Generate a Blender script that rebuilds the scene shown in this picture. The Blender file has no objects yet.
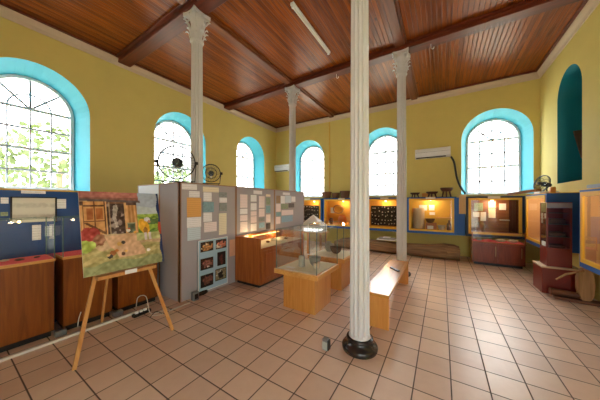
import bpy, bmesh, math, random
from mathutils import Vector, Matrix
random.seed(7)
PI = math.pi
scn = bpy.context.scene
COL = scn.collection

# ---------------------------------------------------------------- camera geometry (real place in metres)
F = 228.0; YAW = math.atan(142/F); SN, CS = math.sin(YAW), math.cos(YAW); EYE = 1.6; HOR = 203.0
def ray(u):
    a = (u-300)/F
    return (-SN+CS*a, CS+SN*a)
def onX(u, v, X):
    r = ray(u); d = X/r[0]; return Vector((X, r[1]*d, EYE-(v-HOR)*d/F))
def onY(u, v, Y):
    r = ray(u); d = Y/r[1]; return Vector((r[0]*d, Y, EYE-(v-HOR)*d/F))
def onZ(u, v, Z):
    d = (EYE-Z)*F/(v-HOR); r = ray(u); return Vector((r[0]*d, r[1]*d, Z))

# ---------------------------------------------------------------- materials
def lin(c):
    if isinstance(c, str):
        c = [int(c[i:i+2], 16)/255 for i in (0, 2, 4)]
    return tuple((x/12.92 if x <= .04045 else ((x+.055)/1.055)**2.4) for x in c)
def lin4(c): return lin(c)+(1,)
MATS = {}
def newmat(name):
    m = bpy.data.materials.new(name); m.use_nodes = True
    nt = m.node_tree; b = nt.nodes['Principled BSDF']
    return m, nt, b
def nd(nt, t, **kw):
    n = nt.nodes.new(t)
    for k, v in kw.items():
        if k in n.inputs: n.inputs[k].default_value = v
        else: setattr(n, k, v)
    return n
def plain(name, c, rough=.5, metal=0, var=.12, scale=18, bump=0, spec=.5):
    """colour with a little procedural mottling"""
    if name in MATS: return MATS[name]
    m, nt, b = newmat(name); L = nt.links
    tc = nd(nt, 'ShaderNodeTexCoord'); no = nd(nt, 'ShaderNodeTexNoise', Scale=scale, Detail=4.0)
    L.new(tc.outputs['Object'], no.inputs['Vector'])
    mx = nd(nt, 'ShaderNodeMix', data_type='RGBA')
    cc = lin(c)
    mx.inputs['A'].default_value = tuple(x*(1-var) for x in cc)+(1,)
    mx.inputs['B'].default_value = tuple(min(1, x*(1+var)) for x in cc)+(1,)
    L.new(no.outputs['Fac'], mx.inputs['Factor']); L.new(mx.outputs['Result'], b.inputs['Base Color'])
    b.inputs['Roughness'].default_value = rough; b.inputs['Metallic'].default_value = metal
    b.inputs['Specular IOR Level'].default_value = spec
    if bump:
        bp = nd(nt, 'ShaderNodeBump', Strength=bump, Distance=.01)
        L.new(no.outputs['Fac'], bp.inputs['Height']); L.new(bp.outputs['Normal'], b.inputs['Normal'])
    MATS[name] = m; return m
def wood(name, c1, c2, rough=.35, axis='Z', scale=6, stretch=14):
    if name in MATS: return MATS[name]
    m, nt, b = newmat(name); L = nt.links
    tc = nd(nt, 'ShaderNodeTexCoord'); mp = nd(nt, 'ShaderNodeMapping')
    s = [scale*stretch/4]*3; s['XYZ'.index(axis)] = scale/4
    mp.inputs['Scale'].default_value = s
    no = nd(nt, 'ShaderNodeTexNoise', Scale=1.0, Detail=6.0, Distortion=1.2)
    L.new(tc.outputs['Object'], mp.inputs['Vector']); L.new(mp.outputs['Vector'], no.inputs['Vector'])
    cr = nd(nt, 'ShaderNodeValToRGB')
    cr.color_ramp.elements[0].position = .3; cr.color_ramp.elements[1].position = .7
    cr.color_ramp.elements[0].color = lin4(c1); cr.color_ramp.elements[1].color = lin4(c2)
    L.new(no.outputs['Fac'], cr.inputs['Fac']); L.new(cr.outputs['Color'], b.inputs['Base Color'])
    b.inputs['Roughness'].default_value = rough
    MATS[name] = m; return m
def emis(name, c, s):
    m, nt, b = newmat(name)
    b.inputs['Base Color'].default_value = lin4(c)
    b.inputs['Emission Color'].default_value = lin4(c); b.inputs['Emission Strength'].default_value = s
    return m
def glassmat(name, tint, fac=.06, fmax=.75):
    m = bpy.data.materials.new(name); m.use_nodes = True; nt = m.node_tree; nt.nodes.clear(); L = nt.links
    out = nd(nt, 'ShaderNodeOutputMaterial'); mix = nd(nt, 'ShaderNodeMixShader')
    tr = nd(nt, 'ShaderNodeBsdfTransparent'); tr.inputs['Color'].default_value = tint+(1,)
    gl = nd(nt, 'ShaderNodeBsdfGlossy'); gl.inputs['Roughness'].default_value = .02
    lw = nd(nt, 'ShaderNodeLayerWeight', Blend=.25)
    mr = nd(nt, 'ShaderNodeMapRange'); mr.inputs['To Min'].default_value = fac; mr.inputs['To Max'].default_value = fmax
    L.new(lw.outputs['Fresnel'], mr.inputs['Value']); L.new(mr.outputs['Result'], mix.inputs['Fac'])
    L.new(tr.outputs[0], mix.inputs[1]); L.new(gl.outputs[0], mix.inputs[2]); L.new(mix.outputs[0], out.inputs['Surface'])
    return m
def lined(name, c, ink='555555', sc=60.0, density=.2):
    """printed sheet: rows of grey marks"""
    if name in MATS: return MATS[name]
    m, nt, b = newmat(name); L = nt.links
    tc = nd(nt, 'ShaderNodeTexCoord'); wv = nd(nt, 'ShaderNodeTexWave', bands_direction='Z', Scale=sc/6.28)
    no = nd(nt, 'ShaderNodeTexNoise', Scale=sc*1.4)
    L.new(tc.outputs['Object'], wv.inputs['Vector']); L.new(tc.outputs['Object'], no.inputs['Vector'])
    mu = nd(nt, 'ShaderNodeMath', operation='MULTIPLY'); L.new(wv.outputs['Fac'], mu.inputs[0]); L.new(no.outputs['Fac'], mu.inputs[1])
    cr = nd(nt, 'ShaderNodeValToRGB'); cr.color_ramp.elements[0].position = .25; cr.color_ramp.elements[1].position = .5
    cr.color_ramp.elements[0].color = lin4(c)
    ci = [a*(1-density)+b_*density for a, b_ in zip(lin(c), lin(ink))]; cr.color_ramp.elements[1].color = tuple(ci)+(1,)
    L.new(mu.outputs[0], cr.inputs['Fac']); L.new(cr.outputs['Color'], b.inputs['Base Color'])
    b.inputs['Roughness'].default_value = .6
    MATS[name] = m; return m
def colattr(name, rough=.6):
    m, nt, b = newmat(name)
    a = nd(nt, 'ShaderNodeVertexColor', layer_name='Col')
    nt.links.new(a.outputs['Color'], b.inputs['Base Color']); b.inputs['Roughness'].default_value = rough
    return m

def floor_mat():
    m, nt, b = newmat('terracotta_tile'); L = nt.links
    TX, TY, PX, PY = .281, .2945, .068, .42
    tc = nd(nt, 'ShaderNodeTexCoord'); sp = nd(nt, 'ShaderNodeSeparateXYZ'); L.new(tc.outputs['Object'], sp.inputs[0])
    ids, edge = [], []
    for ax, t, p in (('X', TX, PX), ('Y', TY, PY)):
        s = nd(nt, 'ShaderNodeMath', operation='SUBTRACT'); L.new(sp.outputs[ax], s.inputs[0]); s.inputs[1].default_value = p
        d = nd(nt, 'ShaderNodeMath', operation='DIVIDE'); L.new(s.outputs[0], d.inputs[0]); d.inputs[1].default_value = t
        fl = nd(nt, 'ShaderNodeMath', operation='FLOOR'); L.new(d.outputs[0], fl.inputs[0]); ids.append(fl)
        fr = nd(nt, 'ShaderNodeMath', operation='SUBTRACT'); L.new(d.outputs[0], fr.inputs[0]); L.new(fl.outputs[0], fr.inputs[1])
        h = nd(nt, 'ShaderNodeMath', operation='SUBTRACT'); L.new(fr.outputs[0], h.inputs[0]); h.inputs[1].default_value = .5
        a = nd(nt, 'ShaderNodeMath', operation='ABSOLUTE'); L.new(h.outputs[0], a.inputs[0]); edge.append(a)
    mxm = nd(nt, 'ShaderNodeMath', operation='MAXIMUM'); L.new(edge[0].outputs[0], mxm.inputs[0]); L.new(edge[1].outputs[0], mxm.inputs[1])
    g = nd(nt, 'ShaderNodeMapRange'); g.inputs['From Min'].default_value = .476; g.inputs['From Max'].default_value = .488
    L.new(mxm.outputs[0], g.inputs['Value'])
    cb = nd(nt, 'ShaderNodeCombineXYZ'); L.new(ids[0].outputs[0], cb.inputs[0]); L.new(ids[1].outputs[0], cb.inputs[1])
    wn = nd(nt, 'ShaderNodeTexWhiteNoise'); L.new(cb.outputs[0], wn.inputs['Vector'])
    no = nd(nt, 'ShaderNodeTexNoise', Scale=9.0, Detail=6.0, Roughness=.65); L.new(tc.outputs['Object'], no.inputs['Vector'])
    add = nd(nt, 'ShaderNodeMath', operation='ADD'); L.new(wn.outputs['Value'], add.inputs[0]); L.new(no.outputs['Fac'], add.inputs[1])
    hf = nd(nt, 'ShaderNodeMath', operation='MULTIPLY'); L.new(add.outputs[0], hf.inputs[0]); hf.inputs[1].default_value = .5
    cr = nd(nt, 'ShaderNodeValToRGB'); cr.color_ramp.elements[0].position = .2; cr.color_ramp.elements[1].position = .8
    cr.color_ramp.elements[0].color = lin4('d0b09c'); cr.color_ramp.elements[1].color = lin4('e4c8b4')
    L.new(hf.outputs[0], cr.inputs['Fac'])
    mx = nd(nt, 'ShaderNodeMix', data_type='RGBA'); L.new(g.outputs['Result'], mx.inputs['Factor'])
    L.new(cr.outputs['Color'], mx.inputs['A']); mx.inputs['B'].default_value = lin4('553f36')
    L.new(mx.outputs['Result'], b.inputs['Base Color'])
    b.inputs['Specular IOR Level'].default_value = .8
    r2 = nd(nt, 'ShaderNodeTexNoise', Scale=11.0, Detail=3.0); L.new(tc.outputs['Object'], r2.inputs['Vector'])
    rr = nd(nt, 'ShaderNodeMapRange'); rr.inputs['To Min'].default_value = .29; rr.inputs['To Max'].default_value = .42
    L.new(r2.outputs['Fac'], rr.inputs['Value'])
    ra = nd(nt, 'ShaderNodeMath', operation='MULTIPLY_ADD'); L.new(g.outputs['Result'], ra.inputs[0]); ra.inputs[1].default_value = .4
    L.new(rr.outputs['Result'], ra.inputs[2]); L.new(ra.outputs[0], b.inputs['Roughness'])
    hs = nd(nt, 'ShaderNodeMath', operation='MULTIPLY_ADD'); L.new(g.outputs['Result'], hs.inputs[0]); hs.inputs[1].default_value = -1.2
    L.new(r2.outputs['Fac'], hs.inputs[2])
    bp = nd(nt, 'ShaderNodeBump', Strength=.22, Distance=.006); L.new(hs.outputs[0], bp.inputs['Height']); L.new(bp.outputs['Normal'], b.inputs['Normal'])
    return m

def ceiling_mat():
    m, nt, b = newmat('varnished_pine_boards'); L = nt.links
    tc = nd(nt, 'ShaderNodeTexCoord'); sp = nd(nt, 'ShaderNodeSeparateXYZ'); L.new(tc.outputs['Object'], sp.inputs[0])
    d = nd(nt, 'ShaderNodeMath', operation='DIVIDE'); L.new(sp.outputs['X'], d.inputs[0]); d.inputs[1].default_value = .08
    fl = nd(nt, 'ShaderNodeMath', operation='FLOOR'); L.new(d.outputs[0], fl.inputs[0])
    fr = nd(nt, 'ShaderNodeMath', operation='FRACT'); L.new(d.outputs[0], fr.inputs[0])
    h = nd(nt, 'ShaderNodeMath', operation='SUBTRACT'); L.new(fr.outputs[0], h.inputs[0]); h.inputs[1].default_value = .5
    a = nd(nt, 'ShaderNodeMath', operation='ABSOLUTE'); L.new(h.outputs[0], a.inputs[0])
    g = nd(nt, 'ShaderNodeMapRange'); g.inputs['From Min'].default_value = .40; g.inputs['From Max'].default_value = .49
    L.new(a.outputs[0], g.inputs['Value'])
    wn = nd(nt, 'ShaderNodeTexWhiteNoise', noise_dimensions='1D'); L.new(fl.outputs[0], wn.inputs['W'])
    mp = nd(nt, 'ShaderNodeMapping'); mp.inputs['Scale'].default_value = (26, 1.6, 1); L.new(tc.outputs['Object'], mp.inputs['Vector'])
    no = nd(nt, 'ShaderNodeTexNoise', Scale=1.0, Detail=5.0, Distortion=.8); L.new(mp.outputs['Vector'], no.inputs['Vector'])
    ad = nd(nt, 'ShaderNodeMath', operation='MULTIPLY_ADD'); L.new(wn.outputs['Value'], ad.inputs[0]); ad.inputs[1].default_value = .35
    L.new(no.outputs['Fac'], ad.inputs[2])
    cr = nd(nt, 'ShaderNodeValToRGB'); cr.color_ramp.elements[0].position = .35; cr.color_ramp.elements[1].position = .95
    cr.color_ramp.elements[0].color = lin4('5c2404'); cr.color_ramp.elements[1].color = lin4('a05414')
    L.new(ad.outputs[0], cr.inputs['Fac'])
    # knots
    mk = nd(nt, 'ShaderNodeMapping'); mk.inputs['Scale'].default_value = (3.2, 1.7, 1); L.new(tc.outputs['Object'], mk.inputs['Vector'])
    vo = nd(nt, 'ShaderNodeTexVoronoi', Scale=1.0); L.new(mk.outputs['Vector'], vo.inputs['Vector'])
    kr = nd(nt, 'ShaderNodeMapRange'); kr.inputs['From Min'].default_value = .055; kr.inputs['From Max'].default_value = .09
    kr.inputs['To Min'].default_value = .85; kr.inputs['To Max'].default_value = 0.
    L.new(vo.outputs['Distance'], kr.inputs['Value'])
    m1 = nd(nt, 'ShaderNodeMix', data_type='RGBA'); L.new(kr.outputs['Result'], m1.inputs['Factor'])
    L.new(cr.outputs['Color'], m1.inputs['A']); m1.inputs['B'].default_value = lin4('3a1c0c')
    gm = nd(nt, 'ShaderNodeMath', operation='MULTIPLY'); L.new(g.outputs['Result'], gm.inputs[0]); gm.inputs[1].default_value = .8
    m2 = nd(nt, 'ShaderNodeMix', data_type='RGBA'); L.new(gm.outputs[0], m2.inputs['Factor'])
    L.new(m1.outputs['Result'], m2.inputs['A']); m2.inputs['B'].default_value = lin4('4a2410')
    L.new(m2.outputs['Result'], b.inputs['Base Color'])
    b.inputs['Roughness'].default_value = .33; b.inputs['Specular IOR Level'].default_value = .2
    iv = nd(nt, 'ShaderNodeMath', operation='MULTIPLY'); L.new(g.outputs['Result'], iv.inputs[0]); iv.inputs[1].default_value = -1
    bp = nd(nt, 'ShaderNodeBump', Strength=.5, Distance=.01); L.new(iv.outputs[0], bp.inputs['Height']); L.new(bp.outputs['Normal'], b.inputs['Normal'])
    return m

M_WALL = plain('yellow_wall_paint', 'd8c676', .75, var=.06, scale=3, bump=.05, spec=.25)
M_TURQ = plain('turquoise_reveal_paint', '46b6cc', .6, var=.04, scale=3)
M_TURQ_SHADED = plain('shaded_turquoise_paint', '0d7f8c', .6, var=.04, scale=3)  # turquoise darkened: the unlit niche's shade is put into the colour
M_FLOOR = floor_mat(); M_CEIL = ceiling_mat()
M_BEAM = wood('dark_mahogany', '4a1c0a', '722e12', .5, 'X', 3)
M_BEAMY = wood('dark_mahogany_long', '5a2810', '8a4a20', .45, 'Y', 3)
M_CROWN = plain('cream_moulding', 'cdb8a0', .6, var=.04)
M_WHITE = plain('white_frame_paint', 'e9ebee', .5, var=.03)
M_MUNT = plain('backlit_bar_paint', 'b4b8c4', .5, var=.04)  # grey-blue backlit look of the bars put into the colour
M_COLW = plain('ivory_column_paint', 'cfcdd0', .45, var=.01, scale=3)
M_BLKP = plain('black_gloss_paint', '2a2422', .25, var=.2)
M_BLACK = plain('black_plastic', '141415', .4)
M_GREYM = plain('grey_metal', '8b8d90', .4, .6)
M_WIRE = plain('grey_wire', '3c3c40', .4, .5)
M_BLUE = plain('royal_blue_paint', '1560b8', .5, var=.06, scale=6)
M_NAVY = plain('dark_blue_paint', '12406f', .55, var=.08, scale=6)
M_YEL = plain('golden_yellow_paint', 'e8b832', .45, var=.06)
M_GREYP = plain('grey_partition_felt', 'aaa4aa', .9, var=.05, scale=60)
M_PALE = plain('pale_plastic_sheet', 'd8dde0', .4, var=.04)
M_CASE = wood('reddish_walnut', '6c3008', '925014', .32, 'Z', 5)
M_CASEB = wood('red_cherry_wood', '8a4214', 'b0662a', .3, 'Z', 5)
M_PED = wood('honey_oak', 'c4803a', 'd99a52', .35, 'Z', 5)
M_PEDX = wood('honey_oak_flat', 'cc8c44', 'dfa862', .35, 'Y', 5)
M_BENCH = wood('bench_oak', 'c07a34', 'd49448', .22, 'Y', 4)
M_EASEL = wood('easel_pine', 'c58648', 'd9a263', .4, 'Z', 6)
M_LOG = wood('weathered_log', '6a5038', 'a4835e', .7, 'X', 4)
M_STUMP = wood('pale_worn_wood', '8c6440', 'b98e60', .6, 'Z', 4)
M_MAR = plain('maroon_paint', '7a2a22', .35, var=.06)
M_MARW = wood('dark_red_wood', '702c18', '8c3e22', .3, 'Z', 5)
M_TRIMW = plain('cream_edge_trim', 'd8bfa0', .5)
M_RED = plain('red_cloth', 'e0606a', .9, var=.12, scale=50)
M_ORB = plain('ochre_lining', 'd79a3c', .8, var=.06)
M_ORYL = plain('yellow_lining', 'd8ae4a', .8, var=.06)
M_BRNL = wood('brown_lining', '6a3c22', '8e5832', .6, 'X', 3)
M_BEIGE = plain('beige_lining', 'cfae8c', .8, var=.05)
M_CREAM = plain('cream_lining', 'e8e2cc', .8, var=.04)
M_PAPER = lined('white_printed_paper', 'f4f2f6')
M_PINKP = lined('pinkish_printed_paper', 'f4e4e6')
M_BLUEP = lined('bluish_printed_paper', 'd0dfe8')
M_ORP = lined('orange_paper', 'e6ae62', 'b07830', 60, .25)
M_CREAMP = lined('cream_paper', 'efe4cc')
M_REFL = plain('peach_reflection_patch', 'e2b092', .7)  # orange reflection on the partition, put in as a coloured patch
M_PHOTO = {k: plain('photo_'+k, c, .35, var=.7, scale=45) for k, c in dict(teal='7fa6b4', grey='8c9494', green='8a9a80', dark='4a4448', brown='9a7a54', blue='8fb0c8').items()}
M_GLASS = glassmat('clear_case_glass', (.975, .99, .982), .03, .45)
M_WGLASS = glassmat('window_glass', (.97, .98, .98), .03, .4)
M_GEDGE = plain('greenish_glass_edge', '5c7c76', .2)
M_CLAY = plain('brown_clay', '8a5a3a', .7, var=.2)
M_DCLAY = plain('dark_clay', '5a3c30', .7, var=.2)
M_STONE = plain('pale_stone', 'c8bfae', .7, var=.2)
M_GSTONE = plain('grey_stone', 'a8a69e', .7, var=.2)
M_WICK = plain('brown_wicker', '7a5238', .8, var=.4, scale=90, bump=.5)
M_CARD = plain('white_card', 'f0f0ee', .7, var=.03)
M_LBLUE = plain('light_blue_board', 'a9cbe0', .5, var=.04)
M_BULB = emis('warm_bulb', 'ffd890', 5)
M_CABLE = plain('white_cable', 'd8d4cc', .5)
M_TUBE = plain('fluorescent_tube_off', 'e6e2d8', .3)
M_CURT = plain('dark_red_cloth', '4a1c20', .9)

# ---------------------------------------------------------------- mesh builder
OFF = {}
class MB:
    def __init__(s): s.bm = bmesh.new()
    def quad(s, *ps):
        vs = [s.bm.verts.new(p) for p in ps]; return s.bm.faces.new(vs)
    def box(s, x0, x1, y0, y1, z0, z1, bev=0):
        x0, x1 = min(x0, x1), max(x0, x1); y0, y1 = min(y0, y1), max(y0, y1); z0, z1 = min(z0, z1), max(z0, z1)
        r = bmesh.ops.create_cube(s.bm, size=1)
        for v in r['verts']:
            v.co = Vector((x0+(v.co.x+.5)*(x1-x0), y0+(v.co.y+.5)*(y1-y0), z0+(v.co.z+.5)*(z1-z0)))
        if bev:
            es = list({e for v in r['verts'] for e in v.link_edges})
            bmesh.ops.bevel(s.bm, geom=es, offset=bev, segments=1, affect='EDGES')
        return s
    def beam(s, p0, p1, w, h, up=Vector((0, 0, 1))):
        """square bar between two points"""
        p0, p1 = Vector(p0), Vector(p1); d = (p1-p0).normalized()
        a = d.cross(up)
        if a.length < 1e-3: a = d.cross(Vector((0, 1, 0)))
        a.normalize(); b = d.cross(a).normalized()
        cs = [(-w/2, -h/2), (w/2, -h/2), (w/2, h/2), (-w/2, h/2)]
        A = [s.bm.verts.new(p0+a*i+b*j) for i, j in cs]; B = [s.bm.verts.new(p1+a*i+b*j) for i, j in cs]
        for k in range(4): s.bm.faces.new((A[k], A[(k+1) % 4], B[(k+1) % 4], B[k]))
        s.bm.faces.new(A[::-1]); s.bm.faces.new(B); return s
    def tube(s, pts, r, n=8, closed=False, r1=None):
        pts = [Vector(p) for p in pts]; N = len(pts); rings = []; pa = None
        for i, p in enumerate(pts):
            if closed: t = pts[(i+1) % N]-pts[i-1]
            else: t = pts[min(i+1, N-1)]-pts[max(i-1, 0)]
            t.normalize()
            if pa is None:
                pa = t.orthogonal().normalized()
            else:
                pa = (pa-t*pa.dot(t)); pa = pa.normalized() if pa.length > 1e-6 else t.orthogonal().normalized()
            b = t.cross(pa); rr = r if r1 is None else r+(r1-r)*i/(N-1)
            rings.append([s.bm.verts.new(p+(pa*math.cos(2*PI*k/n)+b*math.sin(2*PI*k/n))*rr) for k in range(n)])
        for i in range(N if closed else N-1):
            A, B = rings[i], rings[(i+1) % N]
            for k in range(n): s.bm.faces.new((A[k], A[(k+1) % n], B[(k+1) % n], B[k]))
        if not closed: s.bm.faces.new(rings[0][::-1]); s.bm.faces.new(rings[-1])
        return s
    def lathe(s, prof, n=24, c=(0, 0), fn=None):
        rings = []
        for r, z in prof:
            rings.append([s.bm.verts.new((c[0]+(r if fn is None else fn(r, 2*PI*k/n, z))*math.cos(2*PI*k/n), c[1]+(r if fn is None else fn(r, 2*PI*k/n, z))*math.sin(2*PI*k/n), z)) for k in range(n)])
        for A, B in zip(rings, rings[1:]):
            for k in range(n): s.bm.faces.new((A[k], A[(k+1) % n], B[(k+1) % n], B[k]))
        s.bm.faces.new(rings[0][::-1]); s.bm.faces.new(rings[-1]); return s
    def cover(s, x0, x1, y0, y1, z0, z1):
        """five-sided sheet-glass cover, open at the bottom"""
        v = [s.bm.verts.new(p) for p in ((x0, y0, z0), (x1, y0, z0), (x1, y1, z0), (x0, y1, z0), (x0, y0, z1), (x1, y0, z1), (x1, y1, z1), (x0, y1, z1))]
        for f in ((0, 1, 5, 4), (1, 2, 6, 5), (2, 3, 7, 6), (3, 0, 4, 7), (4, 5, 6, 7)): s.bm.faces.new([v[i] for i in f])
        return s
    def prism(s, poly, vec):
        vec = Vector(vec); A = [s.bm.verts.new(p) for p in poly]; B = [s.bm.verts.new(Vector(p)+vec) for p in poly]; n = len(A)
        for k in range(n): s.bm.faces.new((A[k], A[(k+1) % n], B[(k+1) % n], B[k]))
        s.bm.faces.new(A[::-1]); s.bm.faces.new(B); return s
    def blob(s, c, r, sub=2, jit=.0, sc=(1, 1, 1)):
        q = bmesh.ops.create_icosphere(s.bm, subdivisions=sub, radius=1)
        for v in q['verts']:
            j = 1+random.uniform(-jit, jit)
            v.co = Vector((c[0]+v.co.x*r*sc[0]*j, c[1]+v.co.y*r*sc[1]*j, c[2]+v.co.z*r*sc[2]*j))
        return s
    def build(s, name, mat, parent=None, smooth=False, org=None, normals=True):
        if normals: bmesh.ops.recalc_face_normals(s.bm, faces=s.bm.faces)
        if parent is not None: o = OFF[parent.name]
        elif org is not None: o = Vector(org)
        else:
            xs = [v.co for v in s.bm.verts]
            o = Vector(((min(v.x for v in xs)+max(v.x for v in xs))/2, (min(v.y for v in xs)+max(v.y for v in xs))/2, min(v.z for v in xs)))
        for v in s.bm.verts: v.co -= o
        me = bpy.data.meshes.new(name); s.bm.to_mesh(me); s.bm.free(); me.materials.append(mat)
        if smooth:
            for p in me.polygons: p.use_smooth = True
            try: me.set_sharp_from_angle(angle=math.radians(40))
            except Exception: pass
        ob = bpy.data.objects.new(name, me); COL.objects.link(ob)
        OFF[ob.name] = o
        if parent is not None: ob.parent = parent
        else: ob.location = o
        return ob
def tag(o, label, cat, group=None, kind=None):
    o['label'] = label; o['category'] = cat
    if group: o['group'] = group
    if kind: o['kind'] = kind
    return o
def thing(name, label, cat, loc=(0, 0, 0), group=None):
    o = bpy.data.objects.new(name, None); o.empty_display_size = .1; COL.objects.link(o)
    o.location = loc; OFF[o.name] = Vector(loc)
    return tag(o, label, cat, group)
def struct(o): o['kind'] = 'structure'; return o
def sroot(name, loc=(0, 0, 0)):
    o = bpy.data.objects.new(name, None); COL.objects.link(o); o.location = loc; OFF[o.name] = Vector(loc); o['kind'] = 'structure'; return o
def kids(o): return [c for c in bpy.data.objects if c.parent == o]
def dup(o, loc=None, rotz=None, label=None, parent=None):
    c = o.copy(); COL.objects.link(c); OFF[c.name] = OFF[o.name]
    if parent is not None: c.parent = parent
    if loc is not None: c.location = loc
    if rotz is not None: c.rotation_euler.z = rotz
    if label: c['label'] = label
    for k in kids(o): dup(k, parent=c)
    return c

def raster(name, mat, P00, PX, PY, nx, ny, fn, thick, parent=None, org=None):
    """a painted sheet: grid of coloured cells over P00 + x*PX + y*PY (y down), with real thickness"""
    P00, PX, PY = Vector(P00), Vector(PX), Vector(PY)
    nrm = PX.cross(PY).normalized()*thick     # points away from the viewer side
    bm = bmesh.new(); lay = bm.loops.layers.float_color.new('Col')
    g = [[bm.verts.new(P00+PX*(i/nx)+PY*(j/ny)) for i in range(nx+1)] for j in range(ny+1)]
    for j in range(ny):
        for i in range(nx):
            f = bm.faces.new((g[j][i], g[j+1][i], g[j+1][i+1], g[j][i+1]))
            c = lin4(tuple(min(1, max(0, q)) for q in fn((i+.5)/nx, (j+.5)/ny)))
            for l in f.loops: l[lay] = c
    cs = [P00, P00+PX, P00+PX+PY, P00+PY]
    A = [bm.verts.new(p) for p in cs]; B = [bm.verts.new(p+nrm) for p in cs]
    fs = [bm.faces.new(B)]+[bm.faces.new((A[k], A[(k+1) % 4], B[(k+1) % 4], B[k])) for k in range(4)]
    for f in fs:
        for l in f.loops: l[lay] = (.75, .72, .66, 1)
    mb = MB(); mb.bm.free(); mb.bm = bm
    return mb.build(name, mat, parent, org=org, normals=False)

# ================================================================= ROOM
WX, RX, BY, NY, CZ = -6.57, 2.19, 8.42, -2.4, 5.07
T = .5; SP = .15; R0 = .785; ZS = 1.86; ZC = 3.49
LW = [1.03, 3.92, 6.82]          # left wall window centres (Y)
BW = [-4.88, -1.8, 1.28]                      # back wall window centres (X)
DR = [(-1.1, .7, 0, 1.9)]   # unseen arched doorways added to brighten the room, right wall, beside the viewpoint
DN = [(1.25, .75, 0, 2.3)]   # unseen arched doorways added for more light, behind the viewpoint
NICHE = (6.84, .53, 2.03, 3.84)

def wall_strip(mb, P, t0, t1, opens, z0=0, z1=CZ):
    """P(t,z)->point ; opens: (centre, radius, sill, spring)"""
    cuts = []; n = 20
    x = t0
    for c, r, zs, zc in sorted(opens):
        mb.quad(P(x, z0), P(c-r, z0), P(c-r, z1), P(x, z1))
        ts = [c-r*math.cos(PI*k/n) for k in range(n+1)]
        zt = [zc+r*math.sin(PI*k/n) for k in range(n+1)]
        for k in range(n):
            mb.quad(P(ts[k], z0), P(ts[k+1], z0), P(ts[k+1], zs), P(ts[k], zs))
            mb.quad(P(ts[k], zt[k]), P(ts[k+1], zt[k+1]), P(ts[k+1], z1), P(ts[k], z1))
        x = c+r
    mb.quad(P(x, z0), P(t1, z0), P(t1, z1), P(x, z1))
def loop(P, c, r, zs, zc, n=20):
    pts = [P(c-r, zs)]+[P(c-r*math.cos(PI*k/n), zc+r*math.sin(PI*k/n)) for k in range(n+1)]+[P(c+r, zs)]
    return pts
wn_ = [0]
def window(Pin, Pout, Pmid, c):
    """splayed arched window; Pin/Pout map (t,z) on inner/outer face, Pmid(t,z,depth) glazing plane"""
    wn_[0] += 1
    r1 = R0-SP
    root = sroot('window_%d' % wn_[0], Pmid(c, ZS, 0))
    A, B = loop(Pin, c, R0, ZS, ZC), loop(Pout, c, r1, ZS+.02, ZC)
    mb = MB(); n = len(A)
    for k in range(n-1): mb.quad(A[k], A[k+1], B[k+1], B[k])
    mb.build('reveal', M_TURQ, root, smooth=True)
    mb = MB(); mb.quad(A[0], A[-1], B[-1], B[0]); mb.build('sill', M_WHITE, root)
    # casing
    mb = MB()
    def ringprof(ra, rb, d0, d1):
        LA = loop(lambda t, z: Pmid(t, z, d0), c, ra, ZS+.02, ZC); LB = loop(lambda t, z: Pmid(t, z, d0), c, rb, ZS+.02, ZC)
        LC = loop(lambda t, z: Pmid(t, z, d1), c, rb, ZS+.02, ZC); LD = loop(lambda t, z: Pmid(t, z, d1), c, ra, ZS+.02, ZC)
        for X, Y in ((LA, LB), (LB, LC), (LC, LD), (LD, LA)):
            for k in range(len(X)-1): mb.quad(X[k], X[k+1], Y[k+1], Y[k])
    ringprof(r1, r1-.055, -.02, .06)
    for z, h in ((ZS+.045, .05), (ZC, .05), (2.69, .05)):
        for a, b in ((-1, 1),):
            p0, p1 = Pmid(c-r1+.03, z, .02), Pmid(c+r1-.03, z, .02)
            mb.beam(p0, p1, .06, h)
    mb.build('frame', M_WHITE, root)
    mb = MB(); ri = r1-.05
    for k in (-1, 0, 1):
        t = c+k*ri/2
        mb.beam(Pmid(t, ZS+.05, .02), Pmid(t, ZC, .02), .034, .02)
    for z in (2.26, 3.1): mb.beam(Pmid(c-ri, z, .02), Pmid(c+ri, z, .02), .02, .034)
    for a in (45, 90, 135):
        q = math.radians(a); mb.beam(Pmid(c, ZC, .02), Pmid(c+ri*math.cos(q), ZC+ri*math.sin(q), .02), .034, .034)
    mb.tube([Pmid(c+ri*.5*math.cos(PI*k/14), ZC+ri*.5*math.sin(PI*k/14), .02) for k in range(15)], .018, 4)
    mb.build('muntins', M_MUNT, root)
    mb = MB(); Lp = loop(lambda t, z: Pmid(t, z, .03), c, r1-.01, ZS+.02, ZC); Lq = loop(lambda t, z: Pmid(t, z, .034), c, r1-.01, ZS+.02, ZC)
    mb.bm.faces.new([mb.bm.verts.new(p) for p in Lp])
    mb.build('pane', M_WGLASS, root)
    # sky portal just outside the glass (guides daylight sampling only)
    ld = bpy.data.lights.new('window_daylight', 'AREA'); ld.shape = 'RECTANGLE'; ld.size = 2*r1; ld.size_y = ZC+r1-ZS
    ld.cycles.is_portal = True
    lo = bpy.data.objects.new('window_daylight', ld); COL.objects.link(lo)
    ctr = Vector(Pmid(c, (ZS+ZC+r1)/2, .12)); inn = Vector(Pmid(c, (ZS+ZC+r1)/2, -1))
    lo.location = ctr; lo.rotation_euler = (inn-ctr).to_track_quat('-Z', 'Y').to_euler()

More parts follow.
